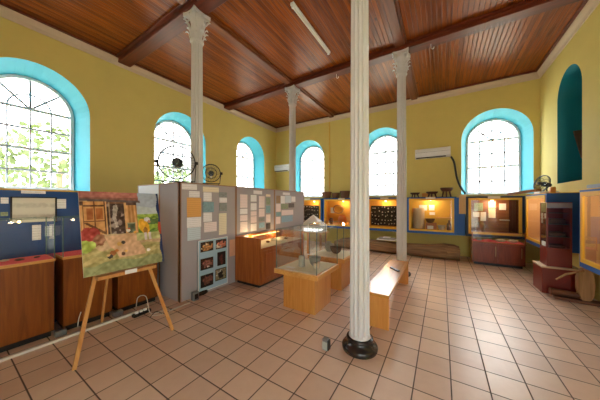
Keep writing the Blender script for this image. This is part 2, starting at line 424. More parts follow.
OP = lambda cs: [(c, R0, ZS, ZC) for c in cs]
OPO = lambda cs: [(c, R0-SP, ZS+.02, ZC) for c in cs]
def mkwall(name, Pin, Pout, t0, t1, ins, outs):
    mb = MB(); wall_strip(mb, Pin, t0, t1, ins)
    wall_strip(mb, Pout, t0-T, t1+T, outs)
    struct(mb.build(name, M_WALL, org=Pin((t0+t1)/2, 0), normals=False))
mkwall('wall_left', lambda t, z: Vector((WX, t, z)), lambda t, z: Vector((WX-T, t, z)), NY, BY, OP(LW), OPO(LW))
mkwall('wall_back', lambda t, z: Vector((t, BY, z)), lambda t, z: Vector((t, BY+T, z)), WX, RX, OP(BW), OPO(BW))
mkwall('wall_right', lambda t, z: Vector((RX, t, z)), lambda t, z: Vector((RX+T, t, z)), NY, BY, DR+[NICHE], DR)
mkwall('wall_near', lambda t, z: Vector((t, NY, z)), lambda t, z: Vector((t, NY-T, z)), WX, RX, DN, DN)
G = .34
for c in LW: window(lambda t, z: Vector((WX, t, z)), lambda t, z: Vector((WX-T, t, z)), lambda t, z, d: Vector((WX-T+.02-d, t, z)), c)
for c in BW: window(lambda t, z: Vector((t, BY, z)), lambda t, z: Vector((t, BY+T, z)), lambda t, z, d: Vector((t, BY+T-.02+d, z)), c)
def added_doorway(k, P, Q, o):  # opening out of view, added to let in extra daylight
    root = sroot('added_door_%d' % k, P(o[0], 0)); A, B = loop(P, *o), loop(Q, *o); mb = MB()
    for i_ in range(len(A)-1): mb.quad(A[i_], A[i_+1], B[i_+1], B[i_])
    mb.build('reveal', M_TURQ, root)
    ld = bpy.data.lights.new('added_doorway_daylight', 'AREA'); ld.shape = 'RECTANGLE'; ld.size = 2*o[1]; ld.size_y = o[3]+o[1]; ld.cycles.is_portal = True
    lo = bpy.data.objects.new('added_doorway_daylight', ld); COL.objects.link(lo)
    h = (o[3]+o[1])/2; a_, b_ = P(o[0], h), Q(o[0], h); lo.location = b_+(b_-a_)*.1; lo.rotation_euler = (a_-b_).to_track_quat('-Z', 'Y').to_euler()
dk = 1
for o in DR: added_doorway(dk, lambda t, z: Vector((RX, t, z)), lambda t, z: Vector((RX+T, t, z)), o); dk += 1
for o in DN: added_doorway(dk, lambda t, z: Vector((t, NY, z)), lambda t, z: Vector((t, NY-T, z)), o); dk += 1
# blind niche in the right wall
c, r, zs, zc = NICHE
root = sroot('trim_1', (RX, c, zs))
A = loop(lambda t, z: Vector((RX, t, z)), c, r, zs, zc); B = loop(lambda t, z: Vector((RX+.46, t, z)), c, r-.04, zs, zc)
mb = MB()
for k in range(len(A)-1): mb.quad(A[k], A[k+1], B[k+1], B[k])
mb.quad(A[0], A[-1], B[-1], B[0]); mb.build('niche_reveal', M_TURQ_SHADED, root)
mb = MB(); mb.bm.faces.new([mb.bm.verts.new(p) for p in B]); mb.build('niche_back', M_TURQ_SHADED, root)

mb = MB(); mb.box(WX-T, RX+T, NY-T, BY+T, -.2, 0); struct(mb.build('floor', M_FLOOR, org=(0, 0, 0)))
mb = MB(); mb.box(WX-T, RX+T, NY-T, BY+T, CZ, CZ+.25); struct(mb.build('ceiling', M_CEIL, org=(0, 0, CZ)))
# crown moulding
def crown(name, a, b, inn):
    a, b, inn = Vector(a), Vector(b), Vector(inn)
    prof = [(0, -.2), (.02, -.2), (.03, -.13), (.07, -.07), (.08, 0), (0, 0)]
    mb = MB(); mb.prism([a+inn*x+Vector((0, 0, z)) for x, z in prof], b-a)
    struct(mb.build(name, M_CROWN))
crown('trim_2', (WX, NY, CZ), (WX, BY, CZ), (1, 0, 0))
crown('trim_3', (WX, BY, CZ), (RX, BY, CZ), (0, -1, 0))
crown('trim_4', (RX, NY, CZ), (RX, BY, CZ), (-1, 0, 0))
n = 5
def cedge(a, b):
    global n
    mb = MB(); mb.box(*a, *b, CZ-.035, CZ-.001); struct(mb.build('trim_%d' % n, M_BEAM)); n += 1
cedge((WX+.08, WX+.13), (NY, BY)); cedge((RX-.13, RX-.08), (NY, BY)); cedge((WX+.13, RX-.13), (BY-.13, BY-.08))
# ceiling beams
BEAMY = (2.44, 5.53)
for y in BEAMY:
    mb = MB(); mb.box(WX+.02, RX-.02, y-.13, y+.13, 4.945, CZ-.002, .01); mb.box(WX+.02, RX-.02, y-.19, y+.19, 5.03, CZ-.002)
    struct(mb.build('trim_%d' % n, M_BEAM)); n += 1
CX = (-3.71, -.77)
for x in CX:
    for y0, y1 in ((NY, BEAMY[0]-.19), (BEAMY[0]+.19, BEAMY[1]-.19), (BEAMY[1]+.19, BY-.08)):
        mb = MB(); mb.box(x-.09, x+.09, y0, y1, 4.985, CZ-.002, .01); mb.box(x-.13, x+.13, y0, y1, 5.035, CZ-.002)
        struct(mb.build('trim_%d' % n, M_BEAMY)); n += 1
# low boards at the wall foot
mb = MB(); mb.box(WX, RX, BY-.025, BY, 0, .12); struct(mb.build('baseboard_back', M_WALL))
mb = MB(); mb.box(RX-.025, RX, NY, BY-.03, 0, .12); struct(mb.build('baseboard_right', M_WALL))

# ================================================================= COLUMNS
def make_column():
    t = thing('column', '', 'column', (0, 0, 0), 'fluted cast columns')
    mb = MB(); mb.lathe([(.185, 0), (.19, .015), (.192, .04), (.18, .058), (.155, .068), (.15, .075), (.135, .085), (.13, .1), (.142, .108), (.145, .12), (.14, .135), (.122, .142), (.115, .145)], 40)
    mb.build('base', M_BLKP, t, smooth=True)
    nf = 14
    def fl(r, a, z): 
        q = abs(math.sin(a*nf/2)); return r-.015*(q**.7) if .17 < z < 4.42 else r
    zs = [.145, .165, .18]+[.18+(4.4-.18)*k/8 for k in range(1, 9)]+[4.43, 4.44]
    mb = MB(); mb.lathe([(.118, .14), (.112, .16)]+[(.107-.014*(z-.18)/4.2, z) for z in zs[2:]], nf*8, fn=fl)
    mb.build('shaft', M_COLW, t)
    mb = MB(); mb.lathe([(.098, 4.42), (.098, 4.44), (.113, 4.45), (.118, 4.465), (.113, 4.48), (.09, 4.49), (.088, 4.6), (.092, 4.75), (.115, 4.84), (.15, 4.875)], 32)
    for tier, (z0, h, rr, k0) in enumerate(((4.5, .13, .103, 0), (4.58, .17, .106, .5))):
        for k in range(8):
            a = (k+k0)*PI/4
            ca, sa = math.cos(a), math.sin(a); ta = Vector((-sa, ca, 0)); ra = Vector((ca, sa, 0))
            prof = [(0, 0, .03), (.014, .35, .036), (.022, .7, .03), (.055, .97, .026), (.08, .88, .012)]
            prev = None
            for d, f_, w in prof:
                p = ra*(rr+d)+Vector((0, 0, z0+h*f_))
                row = [mb.bm.verts.new(p-ta*w), mb.bm.verts.new(p+ra*.012), mb.bm.verts.new(p+ta*w)]
                if prev:
                    mb.bm.faces.new((prev[0], prev[1], row[1], row[0])); mb.bm.faces.new((prev[1], prev[2], row[2], row[1]))
                prev = row
    for k in range(4):
        a = PI/4+k*PI/2; ra = Vector((math.cos(a), math.sin(a), 0)); ta = Vector((-ra.y, ra.x, 0))
        pts = []
        for j in range(16):
            th = j*.42; q = .048*(1-j/20)
            pts.append(ra*(.165+q*math.cos(th))+Vector((0, 0, 4.835+q*math.sin(th))))
        mb.tube([ra*.1+Vector((0, 0, 4.66)), ra*.13+Vector((0, 0, 4.76))]+pts[12:13][:0]+[ra*.2+Vector((0, 0, 4.85))], .014, 6)
        mb.tube(pts, .014, 6)
        b = ra.copy(); a2 = k*PI/2; r2 = Vector((math.cos(a2), math.sin(a2), 0))
        mb.blob(r2*.15+Vector((0, 0, 4.875)), .028, 1)
    mb.build('capital', M_COLW, t)
    mb = MB(); pts = []
    for k in range(4):
        a0 = -PI/4+k*PI/2; a1 = a0+PI/2
        c0 = Vector((math.cos(a0), math.sin(a0), 0))*.235; c1 = Vector((math.cos(a1), math.sin(a1), 0))*.235
        mid = (c0+c1)/2; inn = -mid.normalized()
        tdir = (c1-c0).normalized()
        pts.append(c0+tdir*.012)
        for f_ in (.2, .35, .5, .65, .8): pts.append(c0.lerp(c1, f_)+inn*.028*math.sin(PI*f_))
        pts.append(c1-tdir*.012)
    mb.prism([p+Vector((0, 0, 4.885)) for p in pts], (0, 0, .06))
    mb.build('abacus', M_COLW, t)
    return t
CY = (2.48, 5.54)
col = make_column(); first = True
labs = {(1, 0): 'white fluted column in the foreground, black moulded base on the tiles', (0, 0): 'white fluted column rising behind the grey notice partition, beside the large wire fan',
        (1, 1): 'white fluted column beyond the far end of the bench', (0, 1): 'slim-looking fluted column behind the right end of the notice partition, farthest from the viewer'}
for (i, j), lb in labs.items():
    loc = (CX[i], CY[j], 0)
    if first: col.location = loc; col['label'] = lb; first = False
    else: dup(col, loc, label=lb)

# ================================================================= GREY PARTITION
PXF = -3.57
yA, yB, yC, yD = onX(180, 200, PXF).y, onX(236, 200, PXF).y, onX(274.5, 200, PXF).y, onX(304, 200, PXF).y
ZP = 1.94
M_POST = wood('partition_edge_wood', '8c6448', 'a87e5c', .5, 'Z', 5)
def partition(name, label, x0, x1, y0, y1, mat=M_GREYP, posts=True):
    t = thing(name, label, 'partition', ((x0+x1)/2, (y0+y1)/2, 0), 'notice partition panels')
    mb = MB(); mb.box(x0, x1, y0, y1, .0, ZP-.012); mb.build('felt_panel', mat, t)
    mb = MB()
    if y1-y0 > x1-x0:
        e = .004
        mb.box(x0-e, x1+e, y0, y0+.02, 0, ZP); mb.box(x0-e, x1+e, y1-.02, y1, 0, ZP); mb.box(x0-e, x1+e, y0, y1, ZP-.015, ZP)
    else:
        mb.box(x0, x0+.02, y0-.004, y1+.004, 0, ZP); mb.box(x1-.02, x1, y0-.004, y1+.004, 0, ZP); mb.box(x0, x1, y0-.004, y1+.004, ZP-.015, ZP)
    mb.build('edge_frame', M_POST, t)
    return t
XB = PXF-.035
partition('partition_panel', 'grey notice partition panel nearest the easel, carrying the light blue photo board', XB, PXF, yA, yB-.003)
partition('partition_panel', 'grey notice partition panel behind the wooden glass-topped cabinet, four columns of sheets', XB, PXF, yB, yC-.003)
partition('partition_panel', 'grey notice partition panel at the far end of the row, clustered photographs', XB, PXF, yC, yD)
yW = yA
xW1 = onY(159.5, 200, yW).x; xW2 = onY(138, 200, yW).x
partition('partition_panel', 'narrow grey end wing of the partition, turned towards the viewer beside the painting', xW1, XB-.005, yW-.0, yW+.035)
partition('partition_panel', 'pale white screen panel behind the right top corner of the painting', xW2, xW1-.004, yW, yW+.035, M_PALE)

def sheet(u0, v0, u1, v1, mat, label, name='paper', cat='paper', group=None, X=PXF, th=.004):
    um = (u0+u1)/2
    a, b = onX(u0, 200, X), onX(u1, 200, X)
    zt, zb = onX(um, v0, X).z, onX(um, v1, X).z
    mb = MB(); mb.box(X+.001, X+.001+th, a.y, b.y, zb, zt)
    return tag(mb.build(name, mat), label, cat, group)
g = 'sheets pinned on the notice partition'
S = [(181.8, 184, 196.8, 189.6, M_PAPER, 'white title strip at the top left of the nearest partition panel'),
 (189, 191.2, 199.5, 197.3, M_PAPER, 'small white sheet just above the orange sheet'),
 (186.8, 197.7, 201, 217, M_ORP, 'orange sheet pinned on the nearest partition panel'),
 (186.8, 217.3, 201, 227.3, M_PAPER, 'white sheet directly under the orange sheet'),
 (187.2, 227.6, 200.5, 240, M_BLUEP, 'bluish white sheet second below the orange sheet'),
 (202.8, 187, 218.7, 192.1, M_CREAMP, 'wide cream title strip at the top middle of the nearest partition panel'),
 (203.3, 192.4, 211.5, 201.3, M_PAPER, 'white sheet just above the teal photograph'),
 (202.5, 202, 213.7, 212.2, M_PHOTO['teal'], 'teal blue landscape photograph on the nearest partition panel'),
 (203.3, 212.6, 211.8, 221.7, M_PAPER, 'white sheet directly under the teal photograph'),
 (204, 222.2, 216.5, 231.7, M_PINKP, 'wide pinkish sheet second below the teal photograph'),
 (219, 192.3, 226.8, 197.4, M_PHOTO['grey'], 'grey photograph, topmost in the right column of the nearest partition panel'),
 (219.3, 197.7, 226.8, 202.6, M_PAPER, 'small white caption between two grey photographs on the nearest panel'),
 (219.3, 203, 226.8, 211, M_PHOTO['grey'], 'lower grey photograph in the right column of the nearest partition panel'),
 (218.8, 213.3, 226.4, 234.5, M_CREAMP, 'tall cream sheet above the right half of the light blue photo board'),
 (229.4, 239.5, 235, 256, M_REFL, 'peach patch painted as an orange reflection just right of the light blue photo board'),
 (253.4, 190.6, 262, 194.2, M_PAPER, 'white title strip heading the middle partition panel')]
ordn = ['topmost', 'second', 'third', 'fourth', 'fifth']
cols = [('first', 240, 247.3, [(75, 185), (190, 235), (240, 290), (295, 378)], [M_PINKP, M_PAPER, M_PINKP, M_PINKP]),
        ('second', 250.6, 256.4, [(80, 135), (145, 205), (210, 248), (250, 305), (310, 370)], [M_PAPER, M_PAPER, M_PINKP, M_PINKP, M_PAPER]),
        ('third', 258.8, 264.4, [(90, 185), (190, 255), (260, 292), (300, 345)], [M_PINKP, M_PINKP, M_PHOTO['grey'], M_PHOTO['blue']]),
        ('fourth', 266, 270.3, [(75, 95), (100, 160), (165, 225), (235, 300), (305, 355)], [M_CREAMP, M_PHOTO['green'], M_PHOTO['teal'], M_PINKP, M_PHOTO['dark']])]
nm = {M_PINKP: 'pinkish sheet', M_PAPER: 'white sheet', M_CREAMP: 'cream sheet', M_PHOTO['grey']: 'grey photograph', M_PHOTO['blue']: 'blue photograph', M_PHOTO['green']: 'green photograph', M_PHOTO['teal']: 'teal photograph', M_PHOTO['dark']: 'dark photograph'}
for cn, u0, u1, rows, ms in cols:
    for k, ((a, b), m_) in enumerate(zip(rows, ms)):
        S.append((u0, 185+a/8, u1, 185+b/8-.3, m_, '%s, %s from the top in the %s column of the middle partition panel' % (nm[m_], ordn[k] if k else 'topmost', cn) if k else '%s, topmost in the %s column of the middle partition panel' % (nm[m_], cn)))
P3 = [(422, 60, 478, 80, M_PAPER, 'white title strip heading the far partition panel'), (370, 85, 402, 145, M_PHOTO['brown'], 'brown photograph, top left of the cluster on the far partition panel'),
 (405, 88, 438, 148, M_PAPER, 'white sheet beside the brown photograph on the far panel'), (441, 85, 488, 143, M_BLUEP, 'bluish sheet in the top row of the far partition panel'),
 (491, 92, 522, 135, M_PAPER, 'white sheet at the top right of the cluster on the far panel'), (368, 150, 404, 214, M_PINKP, 'pinkish sheet under the brown photograph on the far panel'),
 (408, 151, 465, 192, M_PHOTO['green'], 'green photograph in the middle of the far partition panel'), (468, 146, 512, 180, M_PHOTO['dark'], 'dark photograph at the right of the far panel cluster'),
 (412, 200, 505, 240, M_PINKP, 'wide pinkish sheet under the green photograph on the far panel'), (370, 218, 405, 250, M_PHOTO['teal'], 'small teal photograph at the left edge of the far panel cluster'),
 (412, 245, 500, 295, M_PHOTO['blue'], 'wide blue photograph, lowest right on the far partition panel'), (368, 255, 402, 310, M_PINKP, 'narrow pinkish sheet, lowest left on the far partition panel')]
for a, b, c_, d_, m_, l_ in P3: S.append((230+a/8, 185+b/8, 230+c_/8, 185+d_/8, m_, l_))
for s_ in S:
    sheet(*s_, name='photograph' if 'photograph' in s_[5].split(',')[0] and 'above' not in s_[5] and 'under' not in s_[5] and 'between' not in s_[5] and 'beside' not in s_[5] and 'below' not in s_[5] else 'paper', group=g)

rnd = random.Random(3)
nz = [[rnd.uniform(-1, 1) for _ in range(41)] for _ in range(41)]
def vn(x, y, f):
    x = x*f % 40; y = y*f % 40; i, j = int(x), int(y); a_, b_ = x-i, y-j
    return (nz[j][i]*(1-a_)+nz[j][i+1]*a_)*(1-b_)+(nz[j+1][i]*(1-a_)+nz[j+1][i+1]*a_)*b_
# light blue photo board
a, b = onX(197.5, 200, PXF), onX(227, 200, PXF); zt, zb = onX(212, 238.6, PXF).z, onX(212, 288.2, PXF).z
t = thing('photo_board', 'light blue board of six colour photographs on the grey partition', 'photo board', (PXF, (a.y+b.y)/2, zb))
mb = MB(); mb.box(PXF+.002, PXF+.016, a.y, b.y, zb, zt); mb.build('board', M_LBLUE, t)
mb = MB()
for q in ((a.y, a.y+.012, zb, zt), (b.y-.012, b.y, zb, zt), (a.y+.012, b.y-.012, zt-.012, zt), (a.y+.012, b.y-.012, zb, zb+.012)): mb.box(PXF+.004, PXF+.02, *q)
mb.build('border', M_WHITE, t)
M_ATT = colattr('printed_colours', .35)
def shot(bg, spots):
    def fn(x, y):
        c_ = bg
        xo, yo = x, y
        for sx, sy, rx, ry, cc in spots:
            x = xo+.22*vn(xo+sx, yo, 7); y = yo+.22*vn(yo, xo+sy, 6)
            if ((x-sx)/rx)**2+((y-sy)/ry)**2 < 1: c_ = cc
        x, y = xo, yo; c_ = tuple(q*(1+.35*vn(x, y, 13)) for q in c_); e = 1 if (.05 < x < .95 and .06 < y < .94) else .25
        return tuple(q*e+random.uniform(-.03, .03) for q in c_)
    return fn
W_, H_ = b.y-a.y, zt-zb
PH = [(.07, .04, .48, .23, shot((.2, .13, .1), [(.5, .6, .4, .3, (.75, .55, .35)), (.35, .4, .15, .2, (.85, .75, .6))])),
      (.57, .04, .95, .23, shot((.3, .2, .18), [(.5, .6, .45, .3, (.8, .5, .4)), (.3, .7, .15, .15, (.85, .8, .75))])),
      (.07, .36, .48, .58, shot((.22, .12, .1), [(.5, .5, .42, .22, (.6, .4, .35)), (.6, .75, .18, .15, (.85, .8, .75))])),
      (.62, .30, .92, .58, shot((.1, .08, .09), [(.5, .6, .2, .3, (.4, .2, .18))])),
      (.07, .68, .48, .92, shot((.12, .08, .08), [(.5, .45, .4, .25, (.5, .3, .25))])),
      (.55, .64, .95, .88, shot((.55, .52, .4), [(.5, .55, .22, .3, (.1, .1, .12)), (.3, .3, .2, .15, (.75, .75, .7))]))]
for x0, y0, x1, y1, fn in PH:
    raster('photo_print', M_ATT, (PXF+.0185, a.y+W_*x0, zt-H_*y0), (0, W_*(x1-x0), 0), (0, 0, -H_*(y1-y0)), 18, 14, fn, -.002 if False else .002, t)

# ================================================================= PAINTING ON EASEL
TL, TR, BR, BL = onX(80.5, 191, -3.27), onX(160.5, 194, -3.27), onX(161, 263, -3.1), onX(81.5, 277, -3.1)
ox = TL; 
px_ = Vector((0, TR.y-TL.y, 0)); pz = (TL.z+TR.z)/2; pb = (BL.z+BR.z)/2
P0 = Vector((-3.27, TL.y, pz)); PYv = Vector((.17, 0, pb-pz)); PXv = Vector((0, (TR.y+BR.y)/2-(TL.y+BL.y)/2, 0))
P0.y = (TL.y+BL.y)/2
def barn(x, y):
    n1 = vn(x, y, 9); n2 = vn(x, y, 30); n3 = vn(x, y*.25, 60)
    n4 = vn(y, x, 38.5); n5 = vn(x*.6+y, y*.3, 39)
    def sh(c_, k=.08): return tuple(q+k*.9*n2+k*.5*n1+k*.8*n4+k*.6*n5 for q in c_)
    horizon = .5
    # ground
    c_ = sh((.80, .68, .54))
    if y > .70+.05*n1: c_ = sh((.74, .68, .46)) if math.sin(y*60+3*n1+x*4) > 0 else sh((.66, .62, .40))
    if y > .88+.04*n1: c_ = sh((.60, .62, .44))
    if abs(x-.48-.3*(y-.6)) < .18+.05*n1 and .56 < y < .84: c_ = sh((.86, .70, .56), .07)
    if x > .64:
        if y < .2+.05*n1: c_ = sh((.66, .70, .78), .03)
        elif y < .30: c_ = sh((.74, .78, .80), .04)
        elif y < .56: c_ = sh((.62, .74, .32), .1) if math.sin(y*70+6*x+3*n1) > -.2 else sh((.42, .56, .22), .1)
        elif y < .66: c_ = sh((.74, .74, .50), .08)
        if abs(y-.40-.03*n1) < .035 and x > .74: c_ = sh((.34, .46, .24))
    # shed
    if .12 < y < .52+.05*x and x < .665:
        st = math.sin(x*120+.5*math.sin(y*9)); lt = .5+.5*math.sin(x*61)
        c_ = tuple(q+.09*st+.06*n3+.05*n2 for q in (.72+.08*lt, .52+.08*lt, .32+.06*lt))
        if y < .17: c_ = sh((.36, .26, .22))
        if .03 < x < .275:
            c_ = sh((.82, .60, .38), .05)
            if .065 < x < .14 and .21 < y < .34: c_ = sh((.66, .38, .20), .06)
            if .17 < x < .245 and .21 < y < .34: c_ = sh((.68, .40, .20), .06)
            if abs(x-.153) < .006 or abs(y-.365) < .006: c_ = sh((.5, .32, .2))
            if abs(x-.03) < .008 or abs(x-.27) < .01 or abs(y-.175) < .008: c_ = sh((.40, .25, .16))
            if y > .38 and abs((x-.05)/.24-(y-.38)/.16) < .1: c_ = sh((.46, .3, .18))
        if .285 < x < .50:
            c_ = sh((.30, .22, .20), .12) if y > .15 else sh((.5, .36, .26))
            if n5+n2 > .7: c_ = sh((.56, .5, .48), .1)
            if abs(x-.40-.03*n1) < .022 and .17 < y < .46: c_ = sh((.72, .68, .66), .15)
            if .31 < x < .325: c_ = sh((.66, .56, .46))
        if .276 < x < .288 or .50 < x < .53: c_ = sh((.86, .68, .48), .05)
    ed = .69+.4*(y-.02)*.3
    if .0 <= y < .10+.04*x and x < ed: c_ = sh((.70, .44, .40), .08) if y < .07 else sh((.56, .36, .32), .08)
    if .085 < y-.035*x < .115 and x < ed+.02: c_ = sh((.40, .34, .34), .06)
    # bushes
    if ((x-.09)/.12)**2+((y-.53)/.10)**2 < 1+.6*n2: c_ = sh((.68, .26, .24), .14)
    if ((x-.18)/.07)**2+((y-.60)/.08)**2 < 1+.6*n2: c_ = sh((.56, .36, .26), .14)
    if ((x-.05)/.09)**2+((y-.66)/.07)**2 < 1+.6*n2: c_ = sh((.66, .74, .34), .12)
    # barrel
    if abs(x-.58) < .05 and .42 < y < .54: c_ = sh((.42, .46, .38), .1)
    if abs(x-.58) < .055 and .405 < y < .425: c_ = sh((.66, .66, .56))
    # figure in a yellow coat, bending
    if ((x-.75-.25*(y-.47))/.075)**2+((y-.47)/.105)**2 < 1: c_ = sh((.93, .70, .20), .08)
    if ((x-.765)/.03)**2+((y-.53)/.05)**2 < 1: c_ = sh((.62, .42, .16))
    if ((x-.80)/.045)**2+((y-.375)/.03)**2 < 1: c_ = sh((.84, .84, .88), .05)
    if ((x-.825)/.022)**2+((y-.41)/.022)**2 < 1: c_ = sh((.70, .48, .38))
    if abs(abs(x-.79)-.03) < .02 and .56 < y < .66: c_ = sh((.86, .82, .84), .06)
    # hens
    for hx, hy, s1, cc in ((.33, .77, .040, (.66, .40, .22)), (.29, .81, .03, (.22, .18, .18)), (.27, .79, .02, (.86, .72, .5)), (.37, .75, .022, (.80, .50, .26)), (.41, .67, .03, (.84, .66, .38)), (.455, .655, .025, (.28, .24, .22)),
                           (.45, .80, .026, (.44, .30, .22)), (.48, .77, .018, (.92, .74, .4)), (.53, .51, .028, (.95, .93, .90)), (.545, .485, .013, (.8, .3, .2)), (.78, .80, .026, (.96, .94, .92)), (.62, .54, .02, (.92, .68, .3))):
        if ((x-hx)/s1)**2+((y-hy)/(s1*.8))**2 < 1+.4*n2: c_ = sh(cc, .06)
    if x > .965+.012*math.sin(y*22): c_ = (.08, .2, .42) if not .42 < y < .6 else (.72, .3, .2)
    return c_
t = thing('painting', 'large unframed painting of a weathered wooden shed with hens, standing on an easel', 'painting', (-3.1, P0.y+PXv.y/2, pb))
raster('canvas', colattr('oil_paint', .45), P0, PXv, PYv, 132, 140, barn, .012, t)
mb = MB(); 
nrm = PXv.cross(PYv).normalized()
q0 = P0+nrm*.013; 
for fa, fb in (((0, 0), (1, 0)), ((0, 1), (1, 1)), ((0, 0), (0, 1)), ((1, 0), (1, 1))):
    f1 = lambda f_: .03+.94*f_
    A_ = q0+PXv*f1(fa[0])+PYv*f1(fa[1])+nrm*.012; B_ = q0+PXv*f1(fb[0])+PYv*f1(fb[1])+nrm*.012
    mb.beam(A_, B_, .03, .02, nrm)
mb.build('stretcher', M_EASEL, t)
# easel
fl_ = onZ(74, 370, 0); fr_ = onZ(172.5, 330, 0); fb_ = onZ(101, 323, 0); fb_.x = max(fb_.x, -3.84)
ymid = P0.y+PXv.y/2
apex = Vector((-3.40, ymid, 1.69))
t = thing('easel', 'light pine tripod easel carrying the barnyard painting', 'easel', (-3.2, ymid, 0))
for f_, w in ((fl_, -.05), (fr_, .05)):
    mb = MB(); mb.beam(f_, apex+Vector((0, w, 0)), .032, .022, Vector((1, 0, 0))); mb.build('leg', M_EASEL, t)
mb = MB(); mb.beam(fb_, apex+Vector((-.03, 0, -.04)), .03, .02, Vector((0, 1, 0))); mb.build('leg', M_EASEL, t)
def legx(z): # front-leg plane x at height z
    f_ = z/1.69; return (fl_.x+fr_.x)/2*(1-f_)+apex.x*f_
lz = pb-.02
mb = MB(); mb.box(legx(lz)+.012, -3.05, P0.y+.1, P0.y+PXv.y-.12, lz-.03, lz+.005); mb.build('ledge', M_EASEL, t)
mb = MB(); mb.box(legx(1.5)-.02, legx(1.5)+.005, ymid-.14, ymid+.14, 1.49, 1.53); mb.build('crossbar', M_EASEL, t)
mb = MB(); mb.box(-3.048, -3.044, ymid-.06, ymid+.06, lz-.025, lz+.02); tag(mb.build('caption_card', M_CARD), 'small white caption card under the barnyard painting', 'card')

# ================================================================= LEFT DISPLAY CASES
CFX = -3.97; CBX = -4.37
zw, zg = .93, 1.415
def lcase(label, y0, y1, arts, lampy=None):
    lampy = (y0+y1)/2 if lampy is None else lampy
    t = thing('display_case', label, 'display case', ((CFX+CBX)/2, (y0+y1)/2, 0), 'walnut glass-topped display cases')
    mb = MB(); mb.box(CBX, CFX, y0+.01, y1-.01, .07, zw-.03); mb.build('cabinet_body', M_CASE, t)
    mb = MB(); mb.box(CBX+.03, CFX-.03, y0+.03, y1-.03, 0, .07); mb.build('plinth', M_BLACK, t)
    mb = MB(); mb.box(CBX, CFX+.012, y0, y1, zw-.03, zw); mb.build('top_trim', M_PEDX, t)
    mb = MB(); mb.box(CBX+.02, CFX-.01, y0+.015, y1-.015, zw, zw+.008); mb.build('red_cloth', M_RED, t)
    mb = MB(); e = .005
    mb.cover(CBX+.002, CFX-.002, y0+.004, y1-.004, zw+.001, zg); mb.build('glass_cover', M_GLASS, t)
    mb = MB()
    for x in (CFX-.003, CBX+.003):
        for y in (y0+.006, y1-.006): mb.box(x-.004, x+.004, y-.004, y+.004, zw, zg)
        mb.box(x-.004, x+.004, y0+.004, y1-.004, zg, zg+.005)
    for y in (y0+.006, y1-.006): mb.box(CBX+.007, CFX-.007, y-.004, y+.004, zg, zg+.005)
    mb.build('cover_edges', M_GEDGE, t)
    lp = Vector((-4.1, lampy, zg-.03)); mb = MB(); mb.blob(lp, .014, 2); mb.build('bulb', M_BULB, t, smooth=True)
    mb = MB(); mb.box(lp.x-.012, lp.x+.012, lp.y-.02, lp.y+.02, zg-.014, zg-.003); mb.build('lamp_holder', M_GREYM, t)
    ld = bpy.data.lights.new('case_lamp_or_fill', 'POINT'); ld.energy = .6; ld.color = (1, .78, .5); ld.shadow_soft_size = .02
    lo = bpy.data.objects.new('case_lamp_or_fill', ld); COL.objects.link(lo); lo.location = lp-Vector((0, 0, .03))
    for x, y, s_, m_, l_ in arts:
        mb = MB(); mb.blob((x, y, zw+.008+s_*.42), s_, 2, .12, (1, 1.3, .42)); tag(mb.build('stone_artifact', m_, smooth=True), l_, 'artifact', 'small artifacts on red cloth')
    return t
c1 = onX(56, 250, CFX).y; c2 = onX(115.5, 250, CFX).y; c3 = onX(158, 250, CFX).y
lcase('walnut display case at the left edge of the picture, red cloth under its glass', .05, c1-.006, [(-4.12, .52, .03, M_DCLAY, 'dark flat stone on red cloth in the leftmost display case'), (-4.16, .66, .022, M_BLACK, 'small black stone on red cloth in the leftmost display case'), (-4.2, .42, .028, M_STONE, 'pale stone on red cloth in the leftmost display case')], onX(19, 218, -4.1).y)
lcase('walnut display case mostly behind the left half of the painting', c1+.055, c2-.03, [(-4.15, 1.15, .03, M_STONE, 'pale stone on red cloth behind the painting'),])
lcase('walnut display case behind the right leg of the easel', c2+.02, c3, [(-4.15, 1.75, .03, M_CLAY, 'brown stone in the case behind the easel right leg')])

# blue display boards behind the cases
BXp = -4.42; zb_ = 1.755
yT = onX(75, 195, BXp).y; yE = onX(161, 200, BXp).y
def bboard(label, y0, y1, x=BXp):
    t = thing('display_board', label, 'display board', (x, (y0+y1)/2, 0), 'blue display boards')
    mb = MB(); mb.box(x-.03, x, y0, y1, 0, zb_); mb.build('panel', plain('deep_blue_paint', '0d4586', .5, var=.06, scale=6), t)
    mb = MB(); mb.box(x-.034, x+.004, y0, y1, zb_, zb_+.014); mb.build('top_rail', M_YEL, t)
bboard('blue board with a yellow top rail behind the leftmost display case', -.9, yT)
bboard('blue board with a yellow top rail, mostly behind the painting', yT+.004, min(yE, yW-.01), BXp-.02)
def bsheet(u0, v0, u1, v1, m_, l_, n_='paper', c_='paper'): return sheet(u0, v0, u1, v1, m_, l_, n_, c_, 'sheets on the blue boards', BXp)
bsheet(21, 190.6, 45.5, 193.6, M_PAPER, 'white title strip along the top of the left blue board')
bsheet(0.5, 197.5, 8.5, 203.5, M_PAPER, 'small white sheet at the left picture edge on the blue board')
bsheet(0.5, 212, 8, 216, M_PHOTO['green'], 'greenish photo low at the left picture edge on the blue board', 'photograph', 'photograph')
bsheet(57, 199, 66, 208.5, M_PAPER, 'small white sheet right of the framed map on the blue board')
bsheet(32, 225, 41, 240, M_PAPER, 'white sheet on the blue board seen through the leftmost glass cover')
bsheet(45, 226, 52, 236, M_BLUEP, 'bluish sheet on the blue board seen through the leftmost glass cover')
a, b = onX(10, 200, BXp), onX(56.5, 200, BXp); zt, zb = onX(33, 198, BXp).z, onX(33, 222, BXp).z
t = thing('framed_map', 'wide pale map in a black frame on the left blue board', 'picture', (BXp, (a.y+b.y)/2, zb))
mb = MB(); mb.box(BXp+.002, BXp+.01, a.y+.015, b.y-.015, zb, zt); mb.build('map_sheet', lined('pale_map_print', 'd8d6cc', '909088', 14, .35), t)
mb = MB()
